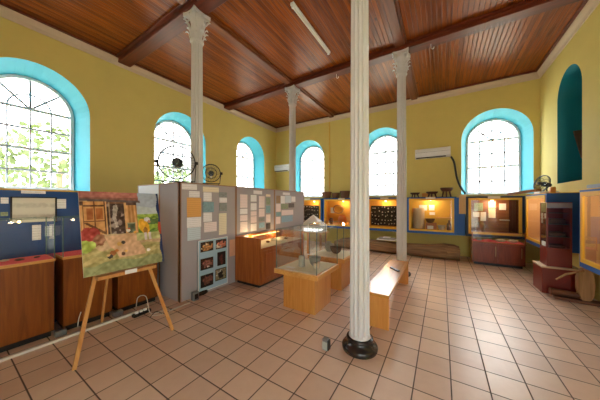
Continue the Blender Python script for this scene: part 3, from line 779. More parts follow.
mb.box(BXp+.002, BXp+.02, a.y, a.y+.015, zb-.015, zt+.012); mb.box(BXp+.002, BXp+.02, b.y-.015, b.y, zb-.015, zt+.012); mb.box(BXp+.002, BXp+.02, a.y, b.y, zt, zt+.012)
mb.build('frame', M_BLACK, t)

# cable trunking and bits on the floor
mb = MB(); mb.box(-3.80, -3.755, -1.0, onZ(140, 312, 0).y, 0, .028, .004); tag(mb.build('cable_trunking', M_CABLE), 'long white cable trunking on the floor before the walnut cases', 'trunking')
def small(name, label, cat, u, v, w, d, h, mat, part=None):
    p = onZ(u, v, 0); mb = MB(); mb.box(p.x-w/2, p.x+w/2, p.y-d/2, p.y+d/2, 0, h, min(w, h)*.12)
    o = tag(mb.build(name, mat), label, cat); return o
yb_ = (c1+.025)
mb = MB(); mb.box(-3.95, -3.87, yb_-.05, yb_+.05, 0, .07, .006); tag(mb.build('junction_box', M_GREYM), 'grey box on the floor at the gap between the first two walnut cases', 'box')
mb = MB(); mb.box(-3.95, -3.87, c2-.05, c2+.06, 0, .07, .006); tag(mb.build('junction_box', M_GREYM), 'grey box on the floor at the gap between the second and third walnut cases', 'box')
# floor outlet box by the column
p = onZ(325.5, 350, 0); t = thing('floor_socket', 'grey metal socket box standing on the tiles left of the foreground column', 'socket', (p.x, p.y, 0))
mb = MB(); mb.box(p.x-.035, p.x+.03, p.y-.02, p.y+.04, 0, .125, .008); mb.build('housing', M_GREYM, t)
mb = MB(); mb.box(p.x+.03, p.x+.042, p.y-.016, p.y+.036, .012, .113); mb.build('socket_plate', M_BLACK, t)
mb = MB(); mb.box(p.x-.03, p.x+.03, p.y-.03, p.y-.02, .02, .1); mb.build('cover_plate', plain('dull_light_metal', 'b4b4b0', .5, .3), t)
p = onZ(195, 300, 0); p.x = max(p.x, PXF+.06); t = thing('floor_socket', 'grey socket box at the foot of the nearest partition panel', 'socket', (p.x, p.y, 0))
mb = MB(); mb.box(p.x-.04, p.x+.04, p.y-.05, p.y+.05, 0, .14, .008); mb.build('housing', M_GREYM, t)
mb = MB(); mb.box(p.x+.036, p.x+.046, p.y-.03, p.y+.03, .03, .11); mb.build('socket_plate', M_BLACK, t)
# power strip
p0, p1 = onZ(133, 318, 0), onZ(150, 311, 0); t = thing('power_strip', 'black power strip on the floor right of the easel', 'power strip', tuple((p0+p1)/2))
mb = MB(); mb.beam(p0+Vector((0, 0, .022)), p1+Vector((0, 0, .022)), .06, .04); mb.build('body', M_BLACK, t)
for k in (.2, .45, .7):
    q = p0.lerp(p1, k); mb = MB(); mb.box(q.x-.018, q.x+.018, q.y-.018, q.y+.018, .042, .07); mb.build('plug', M_CARD, t)
def cable(label, pts, r=.006, mat=M_CABLE):
    pp = [Vector(p_) for p_ in pts]; out = []
    for i in range(len(pp)-1):
        a0, a1, a2, a3 = pp[max(i-1, 0)], pp[i], pp[i+1], pp[min(i+2, len(pp)-1)]
        for k in range(6):
            t_ = k/6; out.append(.5*((2*a1)+(a2-a0)*t_+(2*a0-5*a1+4*a2-a3)*t_*t_+(3*a1-a0-3*a2+a3)*t_**3))
    out.append(pp[-1])
    mb = MB(); mb.tube(out, r, 6); return tag(mb.build('cable', mat, smooth=True), label, 'cable')
z = .007
def fz(u, v, h=z): q = onZ(u, v, 0); q.z = h; return q
cable('white looped cable rising over the black power strip', [fz(136, 315, .075), fz(138, 308, .16), fz(146, 310, .2), fz(150, 314, .02), fz(158, 313), fz(165, 310)])
cable('long pale cable lying from the power strip to the partition socket', [fz(151, 316), fz(160, 315), fz(170, 311), fz(180, 307), fz(190, 303)])
cable('dark cable lying beside the power strip', [fz(150, 318), fz(156, 312), fz(164, 314), fz(172, 309)], .005, M_BLACK)
q1 = onX(80, 318, CFX+.03)
cable('white cable sticking up at the front of the second walnut case', [(CFX+.06, onX(77, 320, CFX+.03).y, .03), (CFX+.05, onX(77, 320, CFX+.03).y+.01, .12), (CFX+.03, onX(81, 320, CFX+.03).y, .2)], .005)

# ================================================================= LONG CABINET AT PARTITION
x0, x1 = PXF+.03, -2.88; y0 = 3.21; y1 = onX(303, 240, x1).y; zt = .93; zv = .74
t = thing('vitrine_cabinet', 'long reddish wooden cabinet with lit glass top along the grey partition', 'cabinet', ((x0+x1)/2, (y0+y1)/2, 0))
mb = MB(); mb.box(x0, x1, y0, y0+.03, .06, zt); mb.box(x0, x1, y1-.03, y1, .06, zt); mb.box(x0, x0+.02, y0+.03, y1-.03, .06, zt); mb.box(x0+.02, x1-.0, y0+.03, y1-.03, .06, zv)
mb.build('cabinet_body', M_CASEB, t)
mb = MB(); mb.box(x0+.03, x1-.05, y0+.03, y1-.03, 0, .06); mb.build('plinth', M_BLACK, t)
mb = MB(); mb.box(x0+.02, x1-.01, y0+.03, y1-.03, zv, zv+.006); mb.build('display_floor', M_CREAM, t)
mb = MB(); mb.cover(x0+.02, x1-.002, y0+.03, y1-.03, zv+.007, zt-.003); mb.build('glass_top', M_GLASS, t)
nd_ = 3; L_ = (y1-y0-.1)/nd_
for k in range(nd_):
    a_ = y0+.05+k*L_; mb = MB(); mb.box(x1+.001, x1+.018, a_+.02, a_+L_-.02, .1, zv-.05, .004)
    dr = mb.build('door', M_CASEB, t)
    mb = MB(); mb.box(x1+.018, x1+.026, a_+.08, a_+L_-.08, .16, zv-.11, .006); mb.build('raised_panel', M_CASEB, dr)
    mb = MB(); mb.box(x1+.018, x1+.035, a_+L_-.05, a_+L_-.035, .36, .44); mb.build('handle', plain('chrome', 'c8c8c8', .2, .9), dr)
mb = MB(); mb.tube([(x0+.08, y0+.4, zt-.04), (x0+.08, y1-.2, zt-.04)], .008, 8); mb.build('lamp_tube', emis('warm_tube', 'ffc870', 3), t)
for k, (dx, dy, s_, m_, l_) in enumerate(((.3, .3, .05, M_STONE, 'pale stone nearest the lit cabinet front corner'), (.35, .6, .04, M_CLAY, 'brown clay shard in the lit cabinet'), (.25, .9, .06, M_STONE, 'large pale stone midway along the lit cabinet'), (.4, 1.2, .045, M_DCLAY, 'dark shard towards the far end of the lit cabinet'))):
    if y0+dy < y1-.1:
        mb = MB(); mb.blob((x0+dx, y0+dy, zv+.006+s_*.5), s_, 2, .1, (1, 1.2, .5)); tag(mb.build('stone_artifact', m_, smooth=True), l_, 'artifact', 'artifacts in the lit cabinet')

for k_ in (.25, .75):
    ld = bpy.data.lights.new('cabinet_lamp', 'POINT'); ld.energy = 2.2; ld.color = (1, .7, .36); ld.shadow_soft_size = .03
    lo = bpy.data.objects.new('cabinet_lamp', ld); COL.objects.link(lo); lo.location = (x0+.1, y0+(y1-y0)*k_, zt-.06)
# ================================================================= SQUARE PEDESTAL CASES
def pedestal():
    t = thing('pedestal_case', '', 'display case', (0, 0, 0), 'square oak pedestal glass cases')
    mb = MB(); mb.box(-.275, .275, -.275, .275, 0, .53); mb.build('pedestal', M_PED, t)
    mb = MB(); mb.box(-.375, .375, -.385, .385, .53, .6, .004); mb.build('table_top', M_PEDX, t)
    mb = MB(); mb.box(-.33, .33, -.34, .34, .6, .606); mb.build('display_floor', M_CREAM, t)
    e = .005; w, d, z0_, z1_ = .35, .36, .607, 1.2
    mb = MB(); mb.cover(-w, w, -d, d, z0_, z1_)
    mb.build('glass_cover', M_GLASS, t)
    mb = MB()
    for sx in (-1, 1):
        for sy in (-1, 1): mb.box(sx*w-.004, sx*w+.004, sy*d-.004, sy*d+.004, z0_-.005, z1_)
        mb.box(sx*w-.004, sx*w+.004, -d, d, z1_, z1_+.004)
    for sy in (-1, 1): mb.box(-w, w, sy*d-.004, sy*d+.004, z1_, z1_+.004)
    mb.build('cover_edges', M_GEDGE, t)
    return t
pd = pedestal(); PC = (-1.81, 3.14); PC2 = (-1.83, 4.2)
pd.location = (PC[0], PC[1], 0); pd['label'] = 'square oak pedestal with glass case, nearer one in the middle of the floor'
dup(pd, (PC2[0], PC2[1], 0), label='square oak pedestal with glass case behind the nearer one')
def pot(label, x, y, z0_, r, h, mat, name='clay_pot', cat='pot', shape=None, group=None):
    prof = shape or [(.55, 0), (.8, .15), (1, .45), (.9, .75), (.6, .9), (.7, 1), (.62, .98), (.5, .9)]
    mb = MB(); mb.lathe([(r*a_, z0_+h*b_) for a_, b_ in prof], 20, (x, y)); return tag(mb.build(name, mat, smooth=True), label, cat, group)
BOWL = [(.4, 0), (.75, .3), (1, 1), (.94, 1), (.7, .4), (.3, .2)]; CYL = [(.85, 0), (1, .04), (1, .9), (.9, 1), (.8, 1), (.8, .92)]
pot('small grey stone jar, left one in the nearer glass pedestal case', PC[0]-.05, PC[1]-.1, .607, .05, .17, M_GSTONE, 'stone_jar', 'jar', CYL)
pot('wide grey stone mortar in the nearer glass pedestal case', PC[0]+.1, PC[1]+.05, .607, .1, .14, M_GSTONE, 'mortar', 'mortar', BOWL)
mb = MB(); mb.box(PC[0]+.16, PC[0]+.24, PC[1]-.12, PC[1]-.04, .607, .7, .008); tag(mb.build('stone_block', M_STONE), 'pale square stone block in the nearer glass pedestal case', 'stone')
mb = MB(); mb.box(PC[0]-.25, PC[0]-.1, PC[1]-.27, PC[1]-.2, .607, .612); tag(mb.build('caption_card', M_CARD), 'white caption card lying in the nearer glass pedestal case', 'card')
pot('dark clay bowl in the farther glass pedestal case', PC2[0]+.05, PC2[1], .607, .12, .13, M_DCLAY, 'clay_bowl', 'bowl', BOWL)
pot('grey pot in the farther glass pedestal case', PC2[0]-.15, PC2[1]+.1, .607, .08, .2, M_GSTONE)
# white model house on a small table behind the cases
p0, p1 = onY(301, 226, 5.9), onY(321, 231, 5.9); hx0, hx1 = p0.x, p1.x; hz = .75; cxh = (hx0+hx1)/2; hw = (hx1-hx0)/2
t = thing('side_table', 'small wooden table under the white model house, behind the glass pedestals', 'table', (cxh, 6.2, 0))
mb = MB(); mb.box(hx0-.05, hx1+.05, 5.85, 6.35, .71, .74); mb.build('table_top', M_PEDX, t)
for x in (hx0, hx1-.05):
    for y in (5.9, 6.25): mb = MB(); mb.box(x, x+.05, y, y+.05, 0, .71); mb.build('leg', M_PED, t)
t = thing('model_house', 'white model house with a pyramid roof, seen over the glass pedestal cases', 'model', (cxh, 6.2, .74))
mb = MB(); mb.box(hx0, hx1, 5.9, 6.3, .74, .93); mb.build('walls', M_CARD, t)
mb = MB(); cs_ = [(hx0-.02, 5.88, .931), (hx1+.0, 5.88, .931), (hx1+.0, 6.32, .931), (hx0-.02, 6.32, .931)]
A_ = [mb.bm.verts.new(p_) for p_ in cs_]; P_ = mb.bm.verts.new((cxh-.02, 6.1, 1.25))
for k in range(4): mb.bm.faces.new((A_[k], A_[(k+1) % 4], P_))
mb.bm.faces.new(A_[::-1]); mb.build('roof', M_CARD, t)

# ================================================================= BENCH
t = thing('bench', 'long low oak bench running from behind the foreground column', 'bench', (-.74, 4.0, 0))
bx0, bx1, by0, by1 = -.9, -.56, 3.0, 4.98
mb = MB(); mb.box(bx0, bx1, by0, by1, .40, .44, .004); mb.build('seat', M_BENCH, t)
for y in (by0+.005, by1-.045): mb = MB(); mb.box(bx0+.01, bx1-.005, y, y+.04, 0, .399); mb.build('leg', M_PED, t)
mb = MB(); mb.box(-.745, -.715, by0+.05, by1-.05, .3, .399); mb.build('rail', M_PED, t)
p0, p1 = onZ(391, 267, .45), onZ(398.5, 271, .45)
mb = MB(); mb.beam((p0.x, p0.y, .449), (p1.x, p1.y, .449), .05, .018); tag(mb.build('remote_control', M_BLACK), 'black remote control lying on the oak bench', 'remote control')

# ================================================================= FANS
def wire_fan(name, label, loc, rz, R, tilt, n=30, bracket=True, group='wire cage fans'):
    t = thing(name, label, 'fan', (0, 0, 0), group)
    cz = R*1.1+.03
    Rm = Matrix.Translation((0, 0, cz)) @ Matrix.Rotation(tilt, 4, 'X')
    def X(p): return Rm @ Vector(p)
    # fan axis is local -Y
    mb = MB(); w = .0012+R*.006
    for s_ in (-1, 1):
        for k in range(n):
            a_ = 2*PI*k/n; pts = []
            for j in range(5):
                f_ = j/4; rr = R*(.22+.78*f_); dy = s_*(.055*(1-f_**2.5)+.012)
                pts.append(X((rr*math.cos(a_), dy, rr*math.sin(a_))))
            mb.tube(pts, w*.8, 3)
    for rr, dy in ((R, .012), (R, -.012), (R*.6, -.055), (R*.6, .055)):
        mb.tube([X((rr*math.cos(2*PI*k/40), dy, rr*math.sin(2*PI*k/40))) for k in range(40)], w*3.2 if rr == R else w*1.6, 5, closed=True)
    mb.build('cage', M_WIRE, t)
    mb = MB()
    for k in range(4):
        a0 = k*PI/2
        prev = None
        for j in range(5):
            f_ = .15+.6*j/4; row = []
            for m_ in range(5):
                a_ = a0+(m_/4-.5)*.6; tw = (m_/4-.5)*.06
                row.append(mb.bm.verts.new(X((R*f_*math.cos(a_), tw, R*f_*math.sin(a_)))))
            if prev:
                for m_ in range(4): mb.bm.faces.new((prev[m_], prev[m_+1], row[m_+1], row[m_]))
            prev = row
    mb.build('blades', M_GLASS, t, smooth=True)
    mb = MB(); mb.tube([X((0, -.07, 0)), X((0, -.05, 0)), X((0, .0, 0))], R*.17, 16); mb.build('hub', M_BLACK, t, smooth=True)
    mb = MB(); mb.tube([X((0, .03, 0)), X((0, .1, 0)), X((0, .17, 0))], R*.3, 16, r1=R*.24); mb.build('motor', M_BLACK, t, smooth=True)
    mb = MB()
    if bracket:
        mb.tube([(-R*1.06, 0, cz)]+[(-R*1.06+.02*k/3, 0, cz-(cz-.015)*k/3) for k in range(1, 4)]+[(R*1.06-.02, 0, .015), (R*1.06, 0, cz)], .009, 6)
        for s_ in (-1, 1): mb.tube([(s_*R*.8, -.1, .009), (s_*R*.8, .1, .009)], .009, 6)
        mb.build('bracket', M_BLACK, t)
        for s_ in (-1, 1): mb = MB(); mb.tube([(s_*R*.98, 0, cz), (s_*(R*1.06+.03), 0, cz)], .026, 10); mb.build('knob', M_BLACK, t)
    else:
        mb.tube([(0, .1, cz), (0, .1, .02)], .012, 8); mb.lathe([(R*.5, 0), (R*.5, .015), (R*.2, .03)], 20, (0, .1)); mb.build('stand', M_BLACK, t)
    t.location = loc; t.rotation_euler.z = rz
    return t
pf = onY(177, 164, yW+.02)
wire_fan('wire_fan', 'large wire cage fan on top of the partition in front of the left column', (pf.x, yW+.02, ZP), math.radians(52), .27, 0, 36)
pf2 = onX(211, 174, PXF-.02)
wire_fan('wire_fan', 'smaller wire cage fan on top of the partition, right of the large one', (PXF-.018, pf2.y, ZP), math.radians(52), .16, 0, 30)

# ================================================================= WALL CASES (back and right wall)
ZT, ZB = 1.77, .66
def wallcase(label, axis, a0, a1, back, front, lining, plate=True, bulb=None, group='blue and yellow wall display cases', zt=ZT, zb=ZB, body=None, drop=.1):
    """axis 'Y': on back wall, spans X a0..a1, from Y=back to Y=front; axis 'X': on right wall."""
    s = -1
    def B(mb, t0, t1, d0, d1, z0_, z1_):   # d = distance from wall
        if axis == 'Y': mb.box(t0, t1, back-d0, back-d1, z0_, z1_)
        else: mb.box(back-d0, back-d1, t0, t1, z0_, z1_)
    D = back-front
    ctr = ((a0+a1)/2, (back+front)/2, zb) if axis == 'Y' else ((back+front)/2, (a0+a1)/2, zb)
    t = thing('mounted_showcase', label, 'display case', ctr, group)
    w = .04; mb = MB()
    B(mb, a0, a0+.02, 0, D, zb, zt); B(mb, a1-.02, a1, 0, D, zb, zt); B(mb, a0+.02, a1-.02, 0, D, zb, zb+.02); B(mb, a0+.02, a1-.02, 0, D, zt-.02, zt)
    f0 = a0+.02; f1 = a1-.02
    # blue face surround
    m_ = .055
    B(mb, a0+.02, a0+m_, D-.02, D, zb+.02, zt-.02); B(mb, a1-m_, a1-.02, D-.02, D, zb+.02, zt-.02); B(mb, a0+m_, a1-m_, D-.02, D, zb+.02, zb+.02+m_); B(mb, a0+m_, a1-m_, D-.02, D, zt-.035, zt-.02)
    mb.build('box_body', body or M_BLUE, t)
    mb = MB(); q = .06; i0, i1, j0, j1 = a0+m_, a1-m_, zb+.02+m_, zt-.03
    B(mb, i0, i0+q, D-.01, D+.012, j0, j1); B(mb, i1-q, i1, D-.01, D+.012, j0, j1); B(mb, i0+q, i1-q, D-.01, D+.012, j0, j0+q); B(mb, i0+q, i1-q, D-.01, D+.012, j1-q, j1)
    mb.build('yellow_frame', M_YEL, t)
    mb = MB()
    mb.quad(*[Vector((a_, back-D+.003, b_)) if axis == 'Y' else Vector((back-D+.003, a_, b_)) for a_, b_ in ((i0+q, j0+q), (i1-q, j0+q), (i1-q, j1-q), (i0+q, j1-q))]); mb.build('glass_pane', M_GLASS, t)
    mb = MB(); B(mb, a0+.02, a1-.02, 0.001, .012, zb+.02, zt-.02); B(mb, a0+.02, a1-.02, .012, D-.03, zb+.02, zb+.12)
    B(mb, a0+.02, a0+.026, .012, D-.03, zb+.03, zt-.02); B(mb, a1-.026, a1-.02, .012, D-.03, zb+.03, zt-.02)
    mb.build('lining', lining, t)
    mb = MB(); B(mb, a0, a1, 0, D+.01, zt, zt+.012); mb.build('top_board', M_NAVY if axis == 'Y' else M_YEL, t)
    if plate:
        c_ = (a0+a1)/2; mb = MB(); B(mb, c_-.13, c_+.13, D+.0125, D+.02, zt-.05, zt+.012); mb.build('name_plate', M_CREAM, t)
    if bulb is not None:  # seen lamps, plus added fill in the pot and right-edge cases
        mb = MB(); pt = (bulb, back-D*.5, zt-drop) if axis == 'Y' else (back-D*.5, bulb, zt-drop)
        mb.blob(pt, .035, 2); mb.build('bulb', M_BULB, t, smooth=True)
        mb = MB(); mb.tube([Vector(pt)+Vector((0, 0, .02)), Vector(pt)+Vector((0, 0, drop-.022))], .018, 10); mb.build('lamp_holder', M_BLACK, t)
        ld = bpy.data.lights.new('case_lamp_or_fill', 'POINT'); ld.energy = 6; ld.color = (1, .66, .32); ld.shadow_soft_size = .04
        lo = bpy.data.objects.new('case_lamp_or_fill', ld); COL.objects.link(lo); lo.location = Vector(pt)-Vector((0, 0, .07))
    return t
FY = 8.0
def bx(u, Y=FY): return onY(u, 200, Y).x
xA0, xA1 = bx(323)-1.35, bx(322); xB0, xB1 = bx(323), bx(352)+.0
xC0, xC1 = bx(365.5), bx(405); xD0, xD1 = bx(407), bx(456.5); xE0, xE1 = bx(466), bx(525)
wallcase('blue wall case with a black board and lamp, between partition end and orange-lined case', 'Y', xA0, xA1-.01, BY, FY, M_ORB, True, (xA0+xA1)/2+.2)
wallcase('blue wall case with orange lining, just left of the foreground column', 'Y', xB0, xC0-.02 if xC0-.02 < -2.3 else -2.4, BY, FY, M_ORB, True, xB0+.75)
wallcase('blue wall case holding a black board of small pieces, between the two right columns', 'Y', xC0+.0, xC1, BY, FY, M_ORB, True, (xC0+xC1)/2)
wallcase('blue wall case with yellow lining and pots, right of the far column', 'Y', xD0, xD1, BY, FY, M_ORYL, True, (xD0+xD1)/2, drop=.062)  # its lamp is added, hidden behind the frame to brighten the lining
wallcase('dark-sided wall case with papers and a glowing lamp above the cherry cabinet', 'Y', xE0, xE1, BY, FY, M_BRNL, True, bx(492, 8.2), body=plain('dark_case_paint', '14283c', .5))
FX = 1.74
yF1 = onX(526, 200, FX).y; yF0 = onX(546.5, 200, FX).y; yG1 = onX(579.5, 200, FX).y
wallcase('blue wall case on the right wall next to the corner, behind the maroon showcase', 'X', yF0, yF1, RX, FX, M_BEIGE, False, yF0+.7, zt=1.79)
wallcase('wide wall case at the right edge of the picture, light boards on top', 'X', yG1-1.5, yG1, RX, FX, M_BEIGE, False, yG1-.6, zt=1.79, drop=.062)  # lamp added out of sight to light the inside
# blue filler board between pot case and lamp case
mb = MB(); mb.box(xD1+.004, bx(465, BY-.35), BY-.35, BY-.001, .66, 1.76); tag(mb.build('display_board', M_BLUE), 'narrow blue board between the pot case and the lamp case', 'display board')
pa_, pb2 = onY(459, 195, BY-.36), onY(466, 214, BY-.36); mb = MB(); mb.box(pa_.x, pb2.x, BY-.362, BY-.352, pb2.z, pa_.z); tag(mb.build('hanging_board', plain('pale_ply', 'e0bd86', .6)), 'pale wooden tag board hanging left of the lamp case', 'board')

# contents: black boards of small pieces
def blackboard(label, x0_, x1_, z0_, z1_, nx, ny, lb2):
    y = BY-.2
    mb = MB(); mb.box(x0_, x1_, y, y+.02, z0_, z1_); tag(mb.build('black_board', plain('black_felt', '18181e', .9)), label, 'board')
    bb = MB(); bb.blob((0, 0, 0), .03, 1, .25, (1, .35, 1)); b0 = None
    for j in range(ny):
        for i in range(nx):
            x = x0_+(i+.5)/nx*(x1_-x0_)+random.uniform(-.03, .03); z_ = z0_+(j+.5)/ny*(z1_-z0_)+random.uniform(-.03, .03)
            loc = (x, y-.0125, z_)
            if b0 is None: b0 = bb.build('stone_point', M_STONE, org=(0, 0, 0)); b0.location = loc; o = b0; tag(b0, lb2, 'artifact', lb2)
            else: o = b0.copy(); COL.objects.link(o); o.location = loc
            o.scale = [random.uniform(.4, .95)]*3; o.rotation_euler.y = random.uniform(0, 3)
a0_, a1_ = bx(371, BY-.2), bx(396.5, BY-.2)
blackboard('black felt board inside the case between the two right columns', a0_, a1_, .82, 1.5, 8, 5, 'small pale stone points on the black board between the two right columns')
blackboard('black felt board inside the case beside the partition end', bx(303.5, BY-.2), bx(319, BY-.2), .82, 1.5, 6, 5, 'small pale stone points on the black board beside the partition end')
# case B contents
zf = ZB+.12; yi = BY-.2
xb = xB0
pot('large orange-brown clay jar in the orange-lined case', xb+.7, yi, zf, .16, .36, plain('orange_clay', 'c8743a', .7, var=.15), 'clay_jar', 'jar')
pot('small dark pot at the left of the orange-lined case', xb+.25, yi, zf, .09, .24, M_DCLAY)
mb = MB(); mb.tube([(xb+.5+.2*math.cos(k*PI/12), yi+.1, 1.36+.16*math.sin(k*PI/12)) for k in range(24)], .022, 6, closed=True)
tag(mb.build('wooden_hoop', M_CLAY), 'wooden hoop hanging at the back of the orange-lined case', 'hoop')
mb = MB(); mb.box(xb+.14, xb+.3, BY-.016, BY-.012, 1.2, 1.42); tag(mb.build('paper', M_BLUEP), 'bluish paper at the back of the orange-lined case', 'paper')
pk = MB(); pk.lathe([(.15, zf), (.14, zf+.02), (.07, zf+.2), (.01, zf+.3)], 20, (xb+1.12, yi)); tag(pk.build('conical_cloth', plain('pale_pink_cloth', 'd8b4a0', .9), smooth=True), 'pale conical cloth-covered piece in the orange-lined case', 'model')
# case D contents
def dx(u): return bx(u, yi)
pot('tall pale stone cylinder at the left of the pot case', dx(418.5), yi, zf, .17, .66, plain('pale_bark', 'c4ae90', .8, var=.15), 'stone_cylinder', 'vessel', CYL)
mb = MB(); mb.box(dx(426), dx(436.5), yi-.12, yi+.1, zf, zf+.2, .01); tag(mb.build('wooden_box', wood('box_wood', '8a5030', 'b07044', .5, 'X')), 'brown wooden box in the pot case', 'box')
mb = MB(); mb.box(dx(427.5), dx(433.5), yi-.125, yi-.121, zf+.02, zf+.12); tag(mb.build('caption_card', M_CARD), 'white card on the front of the brown box in the pot case', 'card')
pot('dark bowl standing on the brown box in the pot case', dx(430), yi, zf+.2, .14, .13, M_DCLAY, 'clay_bowl', 'bowl', BOWL)
pot('small grey bowl right of the brown box in the pot case', dx(441.5), yi-.05, zf, .11, .14, M_GSTONE, 'stone_bowl', 'bowl', BOWL)
pot('narrow dark bottle at the right end of the pot case', dx(449), yi, zf, .06, .3, M_DCLAY, 'bottle', 'bottle', [(.9, 0), (1, .1), (1, .6), (.5, .75), (.4, 1), (.3, 1)])
for u0, v0, u1, v1, m_, l_ in ((419, 205, 427, 210.5, M_BLUEP, 'bluish paper at the back of the pot case, left one'), (429, 205, 434.5, 210.5, M_PAPER, 'white paper at the back of the pot case, upper right one'), (429.5, 212, 435, 215, M_PAPER, 'small white slip below the white paper in the pot case')):
    p0, p1 = onY(u0, v0, BY-.014), onY(u1, v1, BY-.014); mb = MB(); mb.box(p0.x, p1.x, BY-.018, BY-.013, p1.z, p0.z); tag(mb.build('paper', m_), l_, 'paper', 'papers in the pot case')
mb = MB(); mb.box(dx(436), dx(454), BY-.12, BY-.013, 1.13, 1.15); tag(mb.build('shelf', M_PEDX), 'short wooden shelf on the back of the pot case', 'shelf')
# case E contents
for u0, v0, u1, v1, m_, l_ in ((474, 203, 483, 211, M_PHOTO['green'], 'green picture at the upper left of the lamp case'), (473, 212, 479.5, 217, M_PAPER, 'white paper under the green picture in the lamp case'),
                               (480.5, 212, 486, 221, M_PAPER, 'taller white paper right of the small one in the lamp case'), (488.5, 201.5, 495.5, 208, M_CREAMP, 'cream paper beside the bulb in the lamp case'),
                               (488.5, 208.5, 495.5, 218, M_CREAMP, 'cream paper below the bulb in the lamp case'), (499, 203.5, 506, 210, M_PAPER, 'white paper right of the bulb in the lamp case')):
    p0, p1 = onY(u0, v0, BY-.014), onY(u1, v1, BY-.014); mb = MB(); mb.box(p0.x, p1.x, BY-.018, BY-.013, p1.z, p0.z); tag(mb.build('photograph' if m_ is M_PHOTO['green'] else 'paper', m_), l_, 'paper', 'papers in the lamp case')
p0, p1 = bx(509, 8.3), bx(518, 8.3); mb = MB(); n_ = 24
for k in range(n_):
    xa, xb_ = p0+(p1-p0)*k/n_, p0+(p1-p0)*(k+1)/n_
    mb.quad((xa, 8.3+.02*math.sin(k*1.4), zf), (xb_, 8.3+.02*math.sin(k*1.4+1.4), zf), (xb_, 8.3+.02*math.sin(k*1.4+1.4), 1.72), (xa, 8.3+.02*math.sin(k*1.4), 1.72))
tag(mb.build('hanging_cloth', M_CURT), 'dark red cloth hanging at the right inside the lamp case', 'cloth')
mb = MB(); mb.box(bx(500, 8.25), bx(509, 8.25), 8.15, 8.35, 1.12, 1.145); tag(mb.build('shelf', M_GSTONE), 'pale shelf inside the lamp case, right of the bulb', 'shelf')
pot('brown clay pot on the floor of the lamp case', bx(480, 8.2), 8.2, zf, .12, .3, M_CLAY)

# things on top of the back wall cases
zt_ = ZT+.012
def basket(label, x, y, r, h, sx=1.3):
    t = thing('basket', label, 'basket', (x, y, zt_), 'baskets on top of the wall cases')
    mb = MB(); mb.lathe([(r*.8, zt_), (r, zt_+h*.9), (r*1.05, zt_+h), (r*.95, zt_+h), (r*.75, zt_+.02)], 20, (x, y), None)
    for v in mb.bm.verts: v.co.x = x+(v.co.x-x)*sx
    mb.build('body', M_WICK, t)
    mb = MB(); mb.tube([(x+r*1.04*sx*math.cos(k*PI/12), y+r*1.04*math.sin(k*PI/12), zt_+h) for k in range(24)], .014, 6, closed=True); mb.build('rim', M_WICK, t)
basket('brown wicker basket just right of the window by the partition end', bx(326.5, 8.2), 8.2, .15, .24)
basket('low wicker basket, middle one on the orange-lined case', bx(335.8, 8.2), 8.2, .12, .2)
basket('wicker basket half behind the foreground column', bx(345, 8.2), 8.2, .14, .26)
# small stools / mortars
def stool(label, u, w, h, nl=3, curved=True):
    x = bx(u, 8.2); t = thing('wooden_stool', label, 'stool', (x, 8.2, zt_), 'carved wooden pieces on top of the pot case')
    mb = MB(); mb.lathe([(w*.7, zt_+h*.6), (w, zt_+h*.85), (w*1.02, zt_+h), (w*.8, zt_+h*.93)], 20, (x, 8.2)); mb.build('seat', plain('dark_wood', '55301f', .6), t)
    for k in range(nl):
        a_ = k*2*PI/nl+.5; mb = MB(); mb.tube([(x+w*.55*math.cos(a_), 8.2+w*.55*math.sin(a_), zt_+h*.65), (x+w*.8*math.cos(a_), 8.2+w*.8*math.sin(a_), zt_)], w*.13, 8); mb.build('leg', plain('dark_wood', '55301f', .6), t)
stool('low dark carved stool nearest the far column, on the pot case', 415, .14, .15)
stool('reddish low carved stool in the middle on the pot case', 432, .16, .17)
stool('tallest dark three-legged stool, right one on the pot case', 446.5, .16, .28)
mb = MB(); mb.box(bx(422, 8.3), bx(428.5, 8.3), 8.26, 8.34, zt_, zt_+.13, .01); tag(mb.build('wooden_block', plain('orange_wood', 'd8923c', .5)), 'small orange wooden block between the stools on the pot case', 'block')

# AC units
def ac(label, x0_, x1_, hose=False):
    t = thing('air_conditioner', label, 'air conditioner', ((x0_+x1_)/2, BY-.1, 3.03), 'white split air conditioners')
    mb = MB(); prof = [(0, 3.03), (-.14, 3.03), (-.2, 3.08), (-.22, 3.2), (-.2, 3.3), (-.17, 3.32), (0, 3.32)]
    mb.prism([(x0_, BY+y, z_) for y, z_ in prof], (x1_-x0_, 0, 0)); mb.build('casing', M_WHITE, t)
    mb = MB(); mb.box(x0_+.03, x1_-.12, BY-.19, BY-.135, 3.024, 3.05); mb.build('air_outlet', M_BLACK, t)
    mb = MB(); mb.box(x0_+.02, x1_-.02, BY-.225, BY-.216, 3.195, 3.2); mb.build('panel_seam', M_GREYM, t)
ac('white air conditioner high on the back wall left of the right-hand window', -.74, .22)
ac('white air conditioner in the far left corner behind the slim column', -6.5, -5.68)
pts = [onY(u, v, BY-.07) for u, v in ((451, 156.5), (454, 162), (455.5, 170), (457, 178), (460, 186), (465.5, 194))]
cable('thick black hose curving down from the right air conditioner', pts, .028, M_BLACK)
pts = [(onY(329.3, 120, BY-.015).x, BY-.015, z_) for z_ in (4.86, 4, 3, 1.8)]
mb = MB(); mb.tube(pts, .012, 6); tag(mb.build('conduit', M_YEL), 'thin vertical conduit on the back wall between the two left windows', 'pipe')

